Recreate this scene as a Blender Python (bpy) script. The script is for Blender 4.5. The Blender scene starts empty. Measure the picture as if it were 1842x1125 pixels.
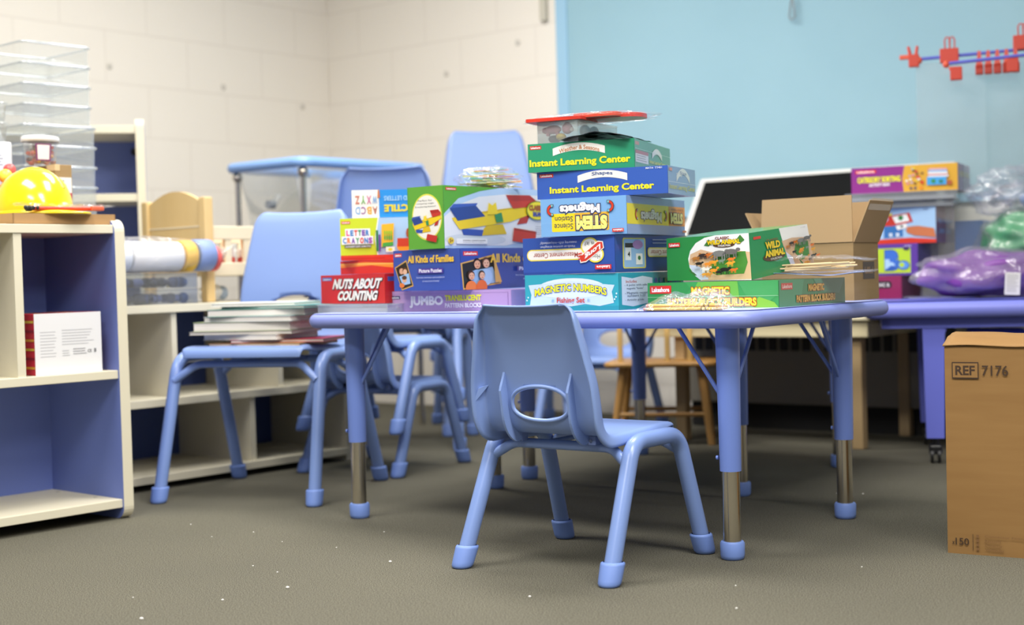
import bpy, bmesh, math, random
from mathutils import Vector, Matrix, noise
random.seed(7)
D = bpy.data; SC = bpy.context.scene; COL = SC.collection
pi = math.pi
# ---------------------------------------------------------------- camera
PITCH = math.atan(66/2560.0); ROLL = 0.0282
cd = D.cameras.new('camera'); cam = D.objects.new('camera', cd); COL.objects.link(cam); SC.camera = cam
cd.sensor_width = 36; cd.lens = 50.03; cd.clip_start = 0.05
cam.matrix_world = Matrix.Translation((0, 0, .66)) @ Matrix.Rotation(pi/2 - PITCH, 4, 'X') @ Matrix.Rotation(-ROLL, 4, 'Z')
cd.dof.use_dof = True; cd.dof.focus_distance = 3.3; cd.dof.aperture_fstop = 2.2
# ---------------------------------------------------------------- world and light
W = D.worlds.new('world'); SC.world = W; W.use_nodes = True
W.node_tree.nodes['Background'].inputs[0].default_value = (.93, .96, 1, 1)
W.node_tree.nodes['Background'].inputs[1].default_value = .20
def area(x, y, sx, sy, e, rot=0, z=2.74):
    l = D.lights.new('ceiling_light', 'AREA'); l.shape = 'RECTANGLE'; l.size = sx; l.size_y = sy; l.energy = e
    l.color = (1, .965, .91)
    o = D.objects.new('ceiling_light', l); COL.objects.link(o); o.location = (x, y, z); o.rotation_euler = (0, 0, rot)
TH = math.radians(-38)
area(-.6, 5.2, 1.2, .6, 44, TH); area(-1.5, 3.0, 1.2, .6, 44, TH); area(.1, 3.7, 1.2, .6, 42, TH)
area(.6, 1.6, 1.2, .6, 58, TH); area(-1.0, .6, 1.2, .6, 46, TH); area(1.9, .5, 1.2, .6, 50, TH)
SC.view_settings.view_transform = 'Standard'; SC.view_settings.look = 'None'
SC.view_settings.gamma = 1; SC.view_settings.use_curve_mapping = False
SC.view_settings.exposure = .38
# ---------------------------------------------------------------- materials
MC = {}
def lin(h):
    h = h.lstrip('#'); c = [int(h[i:i+2], 16)/255 for i in (0, 2, 4)]
    return tuple(x/12.92 if x <= .04045 else ((x+.055)/1.055)**2.4 for x in c) + (1,)
def M(h, rough=.45, metal=0, coat=0, name=None, bump=None, var=None, spec=.5):
    k = (h, rough, metal, coat, str(bump), str(var), spec)
    if k in MC: return MC[k]
    m = D.materials.new(name or 'mat_' + h); m.use_nodes = True; nt = m.node_tree; b = nt.nodes['Principled BSDF']
    b.inputs['Base Color'].default_value = lin(h); b.inputs['Roughness'].default_value = rough
    b.inputs['Metallic'].default_value = metal; b.inputs['Coat Weight'].default_value = coat
    b.inputs['Coat Roughness'].default_value = .12; b.inputs['Specular IOR Level'].default_value = spec
    if bump or var:
        tc = nt.nodes.new('ShaderNodeTexCoord')
    if bump:
        n = nt.nodes.new('ShaderNodeTexNoise'); n.inputs['Scale'].default_value = bump[0]; n.inputs['Detail'].default_value = 4
        u = nt.nodes.new('ShaderNodeBump'); u.inputs['Strength'].default_value = bump[1]; u.inputs['Distance'].default_value = .004
        nt.links.new(tc.outputs['Object'], n.inputs['Vector'])
        nt.links.new(n.outputs['Fac'], u.inputs['Height']); nt.links.new(u.outputs[0], b.inputs['Normal'])
    if var:
        mp = nt.nodes.new('ShaderNodeMapping'); mp.inputs['Scale'].default_value = var[2] if len(var) > 2 else (1, 1, 1)
        n = nt.nodes.new('ShaderNodeTexNoise'); n.inputs['Scale'].default_value = var[1]; n.inputs['Detail'].default_value = 5
        r = nt.nodes.new('ShaderNodeValToRGB'); r.color_ramp.elements[0].position = .3; r.color_ramp.elements[1].position = .7
        r.color_ramp.elements[0].color = lin(h); r.color_ramp.elements[1].color = lin(var[0])
        nt.links.new(tc.outputs['Object'], mp.inputs[0]); nt.links.new(mp.outputs[0], n.inputs['Vector'])
        nt.links.new(n.outputs['Fac'], r.inputs[0]); nt.links.new(r.outputs[0], b.inputs['Base Color'])
    MC[k] = m; return m
def clearmat(name, tint='ffffff', refl=.12, milky=.08, milkcol='ffffff', wrinkle=0, scale=30, rough=.12):
    if name in MC: return MC[name]
    m = D.materials.new(name); m.use_nodes = True; nt = m.node_tree; nt.nodes.clear()
    out = nt.nodes.new('ShaderNodeOutputMaterial'); tr = nt.nodes.new('ShaderNodeBsdfTransparent'); tr.inputs[0].default_value = lin(tint)
    gl = nt.nodes.new('ShaderNodeBsdfGlossy'); gl.inputs['Roughness'].default_value = rough; gl.inputs[0].default_value = (1, 1, 1, 1)
    df = nt.nodes.new('ShaderNodeBsdfDiffuse'); df.inputs[0].default_value = lin(milkcol)
    fr = nt.nodes.new('ShaderNodeLayerWeight'); fr.inputs[0].default_value = .35
    ad = nt.nodes.new('ShaderNodeMath'); ad.operation = 'MULTIPLY_ADD'; ad.inputs[1].default_value = .55; ad.inputs[2].default_value = refl; ad.use_clamp = True
    m1 = nt.nodes.new('ShaderNodeMixShader'); m2 = nt.nodes.new('ShaderNodeMixShader'); m1.inputs[0].default_value = milky
    L = nt.links.new
    ad.inputs[1].default_value = .30 if wrinkle else .55; L(fr.outputs['Fresnel'], ad.inputs[0]); mn = nt.nodes.new('ShaderNodeMath'); mn.operation = 'MINIMUM'; mn.inputs[1].default_value = (.19 if name == 'wrinkled_film' else .11) if wrinkle else .4; L(ad.outputs[0], mn.inputs[0]); L(mn.outputs[0], m2.inputs[0]); L(tr.outputs[0], m1.inputs[1]); L(df.outputs[0], m1.inputs[2])
    L(m1.outputs[0], m2.inputs[1]); L(gl.outputs[0], m2.inputs[2]); L(m2.outputs[0], out.inputs[0])
    if wrinkle:
        tc = nt.nodes.new('ShaderNodeTexCoord'); n = nt.nodes.new('ShaderNodeTexNoise'); n.inputs['Scale'].default_value = scale
        n.inputs['Detail'].default_value = 3; n.inputs['Distortion'].default_value = 1.5
        u = nt.nodes.new('ShaderNodeBump'); u.inputs['Strength'].default_value = wrinkle; u.inputs['Distance'].default_value = .02
        L(tc.outputs['Object'], n.inputs[0]); L(n.outputs['Fac'], u.inputs['Height']); L(u.outputs[0], gl.inputs['Normal'])
    MC[name] = m; return m
def FILM(): return clearmat('clear_plastic_film', 'fdfdfe', .05, .045, 'f4f6fa', 1.0, 18, .12)
def CLEAR(): return clearmat('clear_hard_plastic', 'f8fafa', .05, .13, 'eef3f6')
BLUE = M('849ed6', .36, name='blue_plastic'); BLUES = M('7d97d1', .28, name='blue_enamel')
CAP = M('7693d8', .5, name='blue_foot_cap'); TBL = M('8895dc', .42, name='violet_blue_table_edge')
SLV = M('6f88d0', .3, name='blue_leg_sleeve'); CHR = M('cfc8bb', .2, 1, name='chrome')
CREAM = M('e3dcc4', .5, name='cream_laminate'); SBLUE = M('6e80c6', .5, name='blue_laminate')
KRAFT = M('9e845c', .75, name='kraft_cardboard', var=('957a52', 6, (1, 1, 8))); KRAFTD = M('a88c66', .75, name='kraft_cardboard_inside')
WHITE = M('f2f0ea', .5)
# ---------------------------------------------------------------- mesh builder
class G:
    def __init__(s): s.v = []; s.f = []; s.m = []; s.mats = []; s.sm = []
    def mi(s, mat):
        if mat not in s.mats: s.mats.append(mat)
        return s.mats.index(mat)
    def add(s, vs, fs, mat, T=None, smooth=False):
        o = len(s.v); i = s.mi(mat)
        s.v += [tuple(T @ Vector(p)) if T else tuple(p) for p in vs]
        for f in fs: s.f.append([o + k for k in f]); s.m.append(i); s.sm.append(smooth)
        return s
    def hexa(s, p, mat):  # p: 4 bottom, 4 top (ccw from above)
        return s.add(p, [(3, 2, 1, 0), (4, 5, 6, 7), (0, 1, 5, 4), (1, 2, 6, 5), (2, 3, 7, 6), (3, 0, 4, 7)], mat)
    def box(s, a, b, mat, T=None, bev=0):
        (x0, y0, z0), (x1, y1, z1) = a, b
        if bev:
            bm = bmesh.new(); bmesh.ops.create_cube(bm, size=1)
            for v in bm.verts: v.co = Vector(((x0+x1)/2 + v.co.x*(x1-x0), (y0+y1)/2 + v.co.y*(y1-y0), (z0+z1)/2 + v.co.z*(z1-z0)))
            bmesh.ops.bevel(bm, geom=bm.edges[:], offset=bev, segments=2, affect='EDGES', profile=.5)
            bm.verts.index_update(); s.add([v.co.copy() for v in bm.verts], [[v.index for v in f.verts] for f in bm.faces], mat, T); bm.free(); return s
        P = [(x0, y0, z0), (x1, y0, z0), (x1, y1, z0), (x0, y1, z0), (x0, y0, z1), (x1, y0, z1), (x1, y1, z1), (x0, y1, z1)]
        return s.add(P, [(3, 2, 1, 0), (4, 5, 6, 7), (0, 1, 5, 4), (1, 2, 6, 5), (2, 3, 7, 6), (3, 0, 4, 7)], mat, T)
    def tube(s, path, r, mat, n=20, cap=True, closed=False, sx=1.0):
        P = [Vector(p) for p in path]; N = len(P); R = r if isinstance(r, (list, tuple)) else [r]*N
        vs = []; fs = []; up = None
        for i, p in enumerate(P):
            if closed: t = P[(i+1) % N] - P[i-1]
            else: t = P[min(i+1, N-1)] - P[max(i-1, 0)]
            t.normalize()
            if up is None: up = Vector((0, 0, 1)) if abs(t.z) < .9 else Vector((1, 0, 0))
            a = (up - t*up.dot(t)).normalized(); b = t.cross(a); up = a
            for k in range(n):
                q = 2*pi*k/n; vs.append(p + (a*math.cos(q)*sx + b*math.sin(q))*R[i])
        for i in range(N if closed else N-1):
            for k in range(n):
                a0 = i*n+k; a1 = i*n+(k+1) % n; j = ((i+1) % N)*n
                fs.append((a0, a1, j+(k+1) % n, j+k))
        s.add(vs, fs, mat, smooth=True)
        if cap and not closed:
            s.add(vs[:n], [list(range(n))[::-1]], mat); s.add(vs[-n:], [list(range(n))], mat)
        return s
    def lathe(s, prof, mat, n=32, T=None, sx=1, sy=1):
        vs = []; fs = []
        for (r, z) in prof:
            for k in range(n): vs.append((r*math.cos(2*pi*k/n)*sx, r*math.sin(2*pi*k/n)*sy, z))
        for i in range(len(prof)-1):
            for k in range(n): fs.append((i*n+k, i*n+(k+1) % n, (i+1)*n+(k+1) % n, (i+1)*n+k))
        return s.add(vs, fs, mat, T, smooth=True)
    def ell(s, c, r, mat, n=16, T=None, disp=0, seed=0, fr=6):
        bm = bmesh.new(); bmesh.ops.create_uvsphere(bm, u_segments=n*2, v_segments=n, radius=1)
        vs = []
        for v in bm.verts:
            d = 1 + (disp*noise.noise(v.co*fr*.5 + Vector((seed, seed*2, 0))) if disp else 0)
            vs.append((c[0]+v.co.x*r[0]*d, c[1]+v.co.y*r[1]*d, c[2]+v.co.z*r[2]*d))
        bm.verts.index_update(); s.add(vs, [[v.index for v in f.verts] for f in bm.faces], mat, T, smooth=True); bm.free(); return s
    def build(s, name, parent=None, loc=None, rz=0, label=None, cat=None, group=None, kind=None, mods=None):
        me = D.meshes.new(name); me.from_pydata(s.v, [], s.f); me.update()
        for m in s.mats: me.materials.append(m)
        me.polygons.foreach_set('material_index', s.m); me.polygons.foreach_set('use_smooth', s.sm)
        o = D.objects.new(name, me); COL.objects.link(o)
        if parent: o.parent = parent
        if loc: o.location = loc
        if rz: o.rotation_euler = (0, 0, rz)
        tag(o, label, cat, group, kind); return o
def tag(o, label=None, cat=None, group=None, kind=None):
    for k, v in (('label', label), ('category', cat), ('group', group), ('kind', kind)):
        if v: o[k] = v
    return o
def empty(name, loc, rz, label, cat, group=None):
    o = D.objects.new(name, None); COL.objects.link(o); o.location = loc; o.rotation_euler = (0, 0, rz); o.empty_display_size = .05
    return tag(o, label, cat, group)
def copy_tree(o, parent=None):
    c = o.copy(); COL.objects.link(c)
    if parent: c.parent = parent
    for ch in list(o.children): copy_tree(ch, c)
    return c
def fillet(pts, r, n=8):
    P = [Vector(p) for p in pts]; out = [P[0]]
    for i in range(1, len(P)-1):
        a = (P[i-1]-P[i]); b = (P[i+1]-P[i]); la, lb = a.length, b.length; a.normalize(); b.normalize()
        ang = a.angle(b); t = min(r/math.tan(ang/2), la*.49, lb*.49)
        p0 = P[i]+a*t; p1 = P[i]+b*t
        for k in range(n+1):
            q = k/n; out.append((1-q)**2*p0 + 2*q*(1-q)*P[i] + q*q*p1)
    out.append(P[-1]); return out
def rrect(w, h, r, n=6, cx=0, cy=0):
    o = []
    for (sx, sy, a0) in ((1, 1, 0), (-1, 1, pi/2), (-1, -1, pi), (1, -1, 3*pi/2)):
        for k in range(n+1):
            a = a0 + pi/2*k/n; o.append((cx+sx*(w/2-r)+r*math.cos(a), cy+sy*(h/2-r)+r*math.sin(a)))
    return o
# ---------------------------------------------------------------- printed text and pictures on box faces
TC = {}
def glyphs(txt, bold):
    k = (txt, bold)
    if k not in TC:
        c = D.curves.new('t', 'FONT'); c.body = txt; c.offset = bold; c.size = 1; c.resolution_u = 3; c.fill_mode = 'FRONT'
        if '\n' in txt: c.align_x = 'CENTER'; c.space_line = .85
        o = D.objects.new('t', c); COL.objects.link(o); bpy.context.view_layer.update()
        me = o.to_mesh(); TC[k] = ([v.co.xy.copy() for v in me.vertices], [list(p.vertices) for p in me.polygons])
        o.to_mesh_clear(); D.objects.remove(o); D.curves.remove(c)
    return TC[k]
class Face:
    """a printable rectangle: origin o, axes ex, ey (full width / height vectors); coordinates 0..1; f maps (u,v)->3D when the face is not a rectangle"""
    def __init__(s, g, o, ex, ey, gloss=.28, f=None):
        s.g = g; s.o = Vector(o); s.ex = Vector(ex); s.ey = Vector(ey); s.n = s.ex.cross(s.ey).normalized(); s.k = .0006; s.gl = gloss; s.f = f
    def P(s, u, v):
        b = s.f(u, v) if s.f else s.o + s.ex*u + s.ey*v
        return b + s.n*s.k
    def m(s, c): return c if not isinstance(c, str) else M(c, s.gl, coat=.25)
    def up(s): s.k += .00022
    def poly(s, pts, c):
        pts = [(min(max(p[0], 0), 1), min(max(p[1], 0), 1)) for p in pts]; s.g.add([s.P(*p) for p in pts], [list(range(len(pts)))], s.m(c)); s.up(); return s
    def rect(s, x0, y0, x1, y1, c): return s.poly([(x0, y0), (x1, y0), (x1, y1), (x0, y1)], c)
    def ell(s, cx, cy, rx, ry, c, n=28, a0=0, a1=2*pi):
        return s.poly([(cx+rx*math.cos(a0+(a1-a0)*k/n), cy+ry*math.sin(a0+(a1-a0)*k/n)) for k in range(n)], c)
    def rr(s, x0, y0, x1, y1, c, r=.3):
        a = s.ex.length/s.ey.length; h = (y1-y0); w = (x1-x0)*a; q = rrect(w, h, min(w, h)*r)
        return s.poly([((x0+x1)/2 + x/a, (y0+y1)/2+y) for x, y in q], c)
    def arch(s, x0, y0, x1, t, rise, c, n=18):
        lo = [(x0+(x1-x0)*k/n, y0+rise*(1-(2*k/n-1)**2)) for k in range(n+1)]
        return s.poly(lo + [(x, y+t) for x, y in lo[::-1]], c)
    def text(s, txt, x0, y0, x1, y1, c, bold=.02, flip=False, out=None, ow=.05, rise=0, shear=0, sh=None, sl=0):
        vb, _ = glyphs(txt, bold)
        ax = min(p.x for p in vb); bx = max(p.x for p in vb); ay = min(p.y for p in vb); by = max(p.y for p in vb)
        def put(b, col, dx=0, dy=0):
            vs, fs = glyphs(txt, b); q = []
            for p in vs:
                u = (p.x-ax)/(bx-ax); v = (p.y-ay)/(by-ay)
                uu = u + shear*(v-.5)
                if flip: uu = 1-uu; v = 1-v
                x = x0+(x1-x0)*uu+dx; y = y0+(y1-y0)*v+dy + rise*(1-(2*u-1)**2) + sl*(uu-.5)
                q.append(s.P(x, y))
            s.g.add(q, fs, s.m(col)); s.up()
        if sh: put(bold+ow, sh, .006, -.02)
        if out: put(bold+ow, out)
        put(bold, c); return s
    def lines(s, x0, y0, x1, y1, n, c):  # small print that cannot be read
        h = (y1-y0)/n
        for k in range(n):
            random.seed(k*7+n); e = x1-(x1-x0)*random.uniform(0, .3)
            s.rect(x0, y0+h*k+h*.35, e, y0+h*k+h*.62, c); s.k -= .00022
        s.up(); return s
    def logo(s, x0, y0, x1, y1, c='d8322c', tc='ffffff', flip=False):
        s.rect(x0, y0, x1, y1, c); dx = (x1-x0)*.09; dy = (y1-y0)*.2
        return s.text('Lakeshore', x0+dx, y0+dy, x1-dx, y1-dy, tc, .03, flip)
def carton(name, label, cat, c, th, w, d, z0, z1, base, front=None, right=None, left=None, group=None, gloss=.28, top=None):
    """closed printed box: near bottom corner at c, left-hand face of width w, right-hand face of depth d"""
    t = math.radians(th); h = z1-z0; g = G(); bm = base if not isinstance(base, str) else M(base, gloss, coat=.25)
    U = Vector((math.cos(t), -math.sin(t), 0)); V = Vector((math.sin(t), math.cos(t), 0))
    cen = Vector((c[0], c[1], z0)) - U*w/2 + V*d/2
    g.box((-w/2, -d/2, 0), (w/2, d/2, h-.0005), bm, bev=.0015)
    # lid edge wrap
    if top: g.box((-w/2+.002, -d/2+.002, h-.0012), (w/2-.002, d/2-.002, h), M(top, gloss))
    if front: front(Face(g, (-w/2, -d/2, 0), (w, 0, 0), (0, 0, h), gloss))
    if right: right(Face(g, (w/2, -d/2, 0), (0, d, 0), (0, 0, h), gloss))
    if left: left(Face(g, (-w/2, d/2, 0), (0, -d, 0), (0, 0, h), gloss))
    return g.build(name, loc=cen, rz=-t, label=label, cat=cat, group=group)
# ================================================================ THE ROOM
RT = math.radians(39); RU = Vector((math.cos(RT), -math.sin(RT), 0)); RV = Vector((math.sin(RT), math.cos(RT), 0)); K = Vector((-.968, 7.83, 0))
def carpet():
    m = D.materials.new('carpet'); m.use_nodes = True; nt = m.node_tree; b = nt.nodes['Principled BSDF']; L = nt.links.new
    tc = nt.nodes.new('ShaderNodeTexCoord'); n1 = nt.nodes.new('ShaderNodeTexNoise'); n1.inputs['Scale'].default_value = 400; n1.inputs['Detail'].default_value = 2
    n2 = nt.nodes.new('ShaderNodeTexNoise'); n2.inputs['Scale'].default_value = 2.2; n2.inputs['Detail'].default_value = 3
    r = nt.nodes.new('ShaderNodeValToRGB'); r.color_ramp.elements[0].position = .32; r.color_ramp.elements[1].position = .68
    r.color_ramp.elements[0].color = lin('34332c'); r.color_ramp.elements[1].color = lin('827f71')
    mx = nt.nodes.new('ShaderNodeMix'); mx.data_type = 'RGBA'; mx.blend_type = 'MULTIPLY'; mx.inputs[0].default_value = 1
    r2 = nt.nodes.new('ShaderNodeValToRGB'); r2.color_ramp.elements[0].color = (.86, .86, .87, 1); r2.color_ramp.elements[1].color = (1, .99, .97, 1)
    bp = nt.nodes.new('ShaderNodeBump'); bp.inputs['Strength'].default_value = .3; bp.inputs['Distance'].default_value = .002
    L(tc.outputs['Object'], n1.inputs[0]); L(tc.outputs['Object'], n2.inputs[0]); L(n1.outputs[0], r.inputs[0]); L(n2.outputs[0], r2.inputs[0])
    L(r.outputs[0], mx.inputs[6]); L(r2.outputs[0], mx.inputs[7]); L(mx.outputs[2], b.inputs['Base Color']); L(n1.outputs[0], bp.inputs['Height']); L(bp.outputs[0], b.inputs['Normal'])
    b.inputs['Roughness'].default_value = .97; b.inputs['Specular IOR Level'].default_value = .1; return m
def block(col):
    m = D.materials.new('painted_block'); m.use_nodes = True; nt = m.node_tree; b = nt.nodes['Principled BSDF']; L = nt.links.new
    tc = nt.nodes.new('ShaderNodeTexCoord'); sp = nt.nodes.new('ShaderNodeSeparateXYZ'); cb = nt.nodes.new('ShaderNodeCombineXYZ')
    br = nt.nodes.new('ShaderNodeTexBrick'); br.inputs['Scale'].default_value = 1; br.inputs['Brick Width'].default_value = .48; br.inputs['Row Height'].default_value = .247
    br.inputs['Mortar Size'].default_value = .006; br.inputs['Mortar Smooth'].default_value = .6
    ad = nt.nodes.new('ShaderNodeMath'); ad.inputs[1].default_value = -.14 + .247
    L(tc.outputs['Object'], sp.inputs[0]); L(sp.outputs[0], cb.inputs[0]); L(sp.outputs[2], ad.inputs[0]); L(ad.outputs[0], cb.inputs[1]); L(cb.outputs[0], br.inputs[0])
    br.inputs['Color1'].default_value = lin(col); br.inputs['Color2'].default_value = lin(col); br.inputs['Mortar'].default_value = lin('e7e0d5')
    n = nt.nodes.new('ShaderNodeTexNoise'); n.inputs['Scale'].default_value = 60; L(tc.outputs['Object'], n.inputs[0])
    bp = nt.nodes.new('ShaderNodeBump'); bp.inputs['Strength'].default_value = .3; bp.inputs['Distance'].default_value = .003; bp.invert = True
    bp2 = nt.nodes.new('ShaderNodeBump'); bp2.inputs['Strength'].default_value = .12; bp2.inputs['Distance'].default_value = .002
    L(br.outputs['Fac'], bp.inputs['Height']); L(n.outputs[0], bp2.inputs['Height']); L(bp.outputs[0], bp2.inputs['Normal']); L(bp2.outputs[0], b.inputs['Normal'])
    L(br.outputs['Color'], b.inputs['Base Color']); b.inputs['Roughness'].default_value = .6; return m
G().box((-5, -2.5, -.05), (6, 9.5, 0), carpet()).build('floor', kind='structure')
G().box((-5, -2.5, 2.8), (6, 9.5, 2.85), M('f0eee8', .8)).build('ceiling', kind='structure')
wm = block('efe9de')
# right wall: local x along RU from the corner, local y behind
wr = G().box((0, 0, 0), (6.6, .15, 2.8), wm).build('wall_right', loc=K, rz=-RT, kind='structure')
wl = G().box((-7.5, 0, 0), (.15, .15, 2.8), wm); 
wlo = wl.build('wall_left', loc=K, rz=pi/2-RT, kind='structure')
# small patched screw holes in the blocks (marks of their own on the paint)
spot = M('cfcac0', .8)
for wall, pts in ((wlo, ((-1.42, 1.70), (-.74, 1.66), (-.2, 1.6))), (wr, ((.86, 1.7), (1.33, 1.8)))):
    for i, (x, z) in enumerate(pts):
        G().ell((x, -.002, z), (.016, .004, .016), spot, 8).build('patched_hole', parent=wall)
# blue board on the right wall
bb = G(); bb.box((1.61, -.022, .92), (6.3, -.001, 2.75), M('9cc2cf', .75, bump=(40, .1), var=('94bbc9', 1.4)), bev=.003)
bbo = bb.build('bulletin_board', loc=K, rz=-RT, label='large pale blue bulletin board covering the right wall', cat='bulletin board')
g = G(); tr = M('9cc6e0', .6); g.box((1.585, -.03, .9), (1.65, -.0, 2.77), tr, bev=.003); g.box((1.65, -.03, .9), (6.3, -.0, .925), tr); g.build('frame', parent=bbo)
g = G(); g.box((1.49, -.03, 1.88), (1.525, -.001, 2.78), M('c9c4b4', .5), bev=.004); g.build('conduit', loc=K, rz=-RT, label='short beige conduit running down the white wall beside blue board', cat='conduit')
# wire hook hanging over the board
g = G(); w = M('8d949a', .4, .6)
g.tube(fillet([(0, 0, .16), (0, 0, .10), (-.014, 0, .012), (0, 0, 0), (.014, 0, .012), (.004, 0, .10)], .01, 4), .0035, w, 8)
p = K + RU*2.84; g.build('wire_hook', loc=(p.x-.03, p.y-.045, 1.70), rz=-RT, label='grey wire hook hanging over the blue board at the top', cat='hook')
# radiator cabinet under the board
RC = Vector((1.3, 5.62, 0)); ra = math.atan2(-.6, .8)
g = G(); rm = M('8d887d', .6); g.box((-.72, .0, .106), (.55, .26, .78), rm, bev=.006)
ro = g.build('radiator_cabinet', loc=RC, rz=ra, label='long beige metal radiator cabinet along the right wall', cat='radiator')
G().box((-.70, .03, 0), (.53, .24, .106), M('101010', .7)).build('kick_base', parent=ro)
g = G(); dk = M('1c1c1d', .6)
for k in range(24):
    x = -.66 + k*.049
    if k % 12 == 11: continue
    g.box((x, -.004, .325), (x+.036, .004, .47), dk)
g.build('vent_slots', parent=ro)
g = G(); g.box((-.73, -.012, .765), (.56, .265, .79), rm, bev=.004); g.build('top_ledge', parent=ro)

# ================================================================ CHAIRS
PROF = [(.150, .290, .150, 0), (.150, .301, .153, .003), (.140, .310, .157, .006), (.10, .312, .160, .012), (.03, .309, .162, .016), (-.05, .306, .163, .020), (-.105, .306, .163, .024),
        (-.132, .314, .163, .031), (-.150, .338, .164, .038), (-.158, .38, .164, .040), (-.166, .43, .160, .039), (-.178, .49, .148, .036),
        (-.190, .54, .138, .031), (-.198, .567, .132, .025), (-.203, .580, .126, .018), (-.208, .588, .118, .011), (-.215, .592, .109, .005), (-.224, .592, .102, .002)]
def cr(P, t):
    n = len(P)-1; i = min(int(t*n), n-1); f = t*n-i
    a, b, c, d = P[max(i-1, 0)], P[i], P[i+1], P[min(i+2, n)]
    return [.5*((2*b[j]) + (-a[j]+c[j])*f + (2*a[j]-5*b[j]+4*c[j]-d[j])*f*f + (-a[j]+3*b[j]-3*c[j]+d[j])*f**3) for j in range(4)]
def shellpt(t, s, off=0):
    y, z, hw, e = cr(PROF, s); a = cr(PROF, max(s-.004, 0)); b = cr(PROF, min(s+.004, 1)); ty, tz = b[0]-a[0], b[1]-a[1]; L = math.hypot(ty, tz) or 1
    ny, nz = tz/L, -ty/L   # normal towards the sitter
    a = abs(t); sg = 1 if t > 0 else -1
    if a < .78: x = .93*hw*a/.78; r = 0
    else: q = (a-.78)/.22*pi/2; x = .93*hw+.07*hw*math.sin(q); r = -e*(1-math.cos(q))
    # gentle dish across the back
    r += .006*(a**2)*(s > .45)*min(1, (s-.45)*5)
    return Vector((sg*x, y + ny*(r-off), z + nz*(r-off)))
def chair_parts(root, hx, hz, tr, capr, blue=BLUE):
    S = lambda p: Vector((p[0]*hx, p[1]*hx, p[2]*hz))
    # shell with the hand hole
    NR, NC = 72, 49; g = G(); vs = []; ok = []
    zc, rx, rz_ = .374, .076, .040
    def hole(t, s):
        p = shellpt(t, s); xx = p.x/rx; zz = (p.z-zc)/rz_
        if s < .45: return 9, p
        if zz < 0: zz *= 1.15
        return (abs(xx)**2.2 + abs(zz)**2.4)**(1/2.3), p
    ins = []
    for i in range(NR):
        for j in range(NC):
            t = -1+2*j/(NC-1); s = i/(NR-1); r, p = hole(t, s)
            ins.append(r < 1)
            if r < 1:
                c = shellpt(0, .585)
                if r < .3: r = .3
                # push to the rim of the hole
                q = Vector((p.x/r, 0, zc+(p.z-zc)/r)); ss = s
                for _ in range(14):
                    pp = shellpt(0, ss); ss += (q.z-pp.z)*1.0; ss = min(max(ss, .45), .95)
                y, z, hw, e = cr(PROF, ss); tt = q.x/(.93*hw)*.78; p = shellpt(tt, ss)
            vs.append(S(p))
    fs = []
    for i in range(NR-1):
        for j in range(NC-1):
            f = (i*NC+j, i*NC+j+1, (i+1)*NC+j+1, (i+1)*NC+j)
            if not all(ins[k] for k in f): fs.append(f)
    g.add(vs, fs, blue, smooth=True); o = g.build('seat_shell', parent=root)
    md = o.modifiers.new('thick', 'SOLIDIFY'); md.thickness = .0055; md.offset = 0; md.use_even_offset = False
    # rim round the hand hole, standing proud at the rear
    g = G(); path = []
    for k in range(48):
        a = 2*pi*k/48; ca, sa = math.cos(a), math.sin(a)
        x = rx*1.02*(abs(ca)**(2/2.2))*(1 if ca > 0 else -1); z = rz_*1.02*(abs(sa)**(2/2.4))*(1 if sa > 0 else -1/1.15)
        ss = .6
        for _ in range(30): ss += (zc+z-shellpt(0, ss).z)*.9; ss = min(max(ss, .45), .95)
        y, zz, hw, e = cr(PROF, ss); path.append(S(shellpt(x/(.93*hw)*.78, ss, .003)))
    g.tube(path, .0048, blue, 8, closed=True); g.build('hand_hole_rim', parent=root)
    # two long stiffening ribs and two small gussets on the rear
    for sx in (-1, 1):
        rows = []; n = 26; g = G()
        for k in range(n+1):
            s = .605 - (.605-.335)*k/n; q = k/n; dep = .024*min(1, q*7)*(1 if q < .8 else 1-(q-.8)*3)
            y, z, hw, e = cr(PROF, s); t = .091/(.93*hw)*.78*sx
            rows.append((S(shellpt(t, s, .001)), S(shellpt(t, s, .002+dep))))
        vs = []
        for a, b in rows: vs += [a+Vector((-.003, 0, 0)), a+Vector((.003, 0, 0)), b+Vector((.003, 0, 0)), b+Vector((-.003, 0, 0))]
        fs = [(0, 1, 2, 3), tuple(len(vs)-4+k for k in (3, 2, 1, 0))]
        for k in range(n):
            for m in range(4): a = k*4+m; b = k*4+(m+1) % 4; fs.append((a, b, b+4, a+4))
        g.add(vs, fs, blue); g.build('stiffening_rib', parent=root)
        a = S(shellpt(sx*.985, .528, .000)); b = S(shellpt(sx*.72, .572, .001)); c = S(shellpt(sx*.88, .568, .001)); d = S(shellpt(sx*.84, .566, .020))
        G().add([a, b, c, d], [(0, 1, 2), (0, 3, 1), (1, 3, 2), (2, 3, 0)], blue).build('gusset', parent=root)
    # frame: two arched side tubes, cross tubes
    leg = [(.1985, -.198, .02), (.187, -.080, .290), (.187, .112, .290), (.1985, .198, .02)]
    for sx in (-1, 1):
        P = [S((x*sx, y, z)) for x, y, z in leg]; G().tube(fillet(P, .062*hx, 10), tr, BLUES, 22).build('leg_tube', parent=root)
    for y0, y1, zz in ((-.102, -.082, .243), (.137, .115, .243)):
        P = [S(p) for p in ((-.186, y0, zz), (-.135, y1, .276), (.135, y1, .276), (.186, y0, zz))]
        G().tube(fillet(P, .06, 8), tr*.62, BLUES, 14).build('cross_tube', parent=root)
    g = G()
    for x in (-.06, .06): g.tube([S((x, -.084, .276)), S((x, .117, .276))], .006, BLUES, 8)
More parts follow.
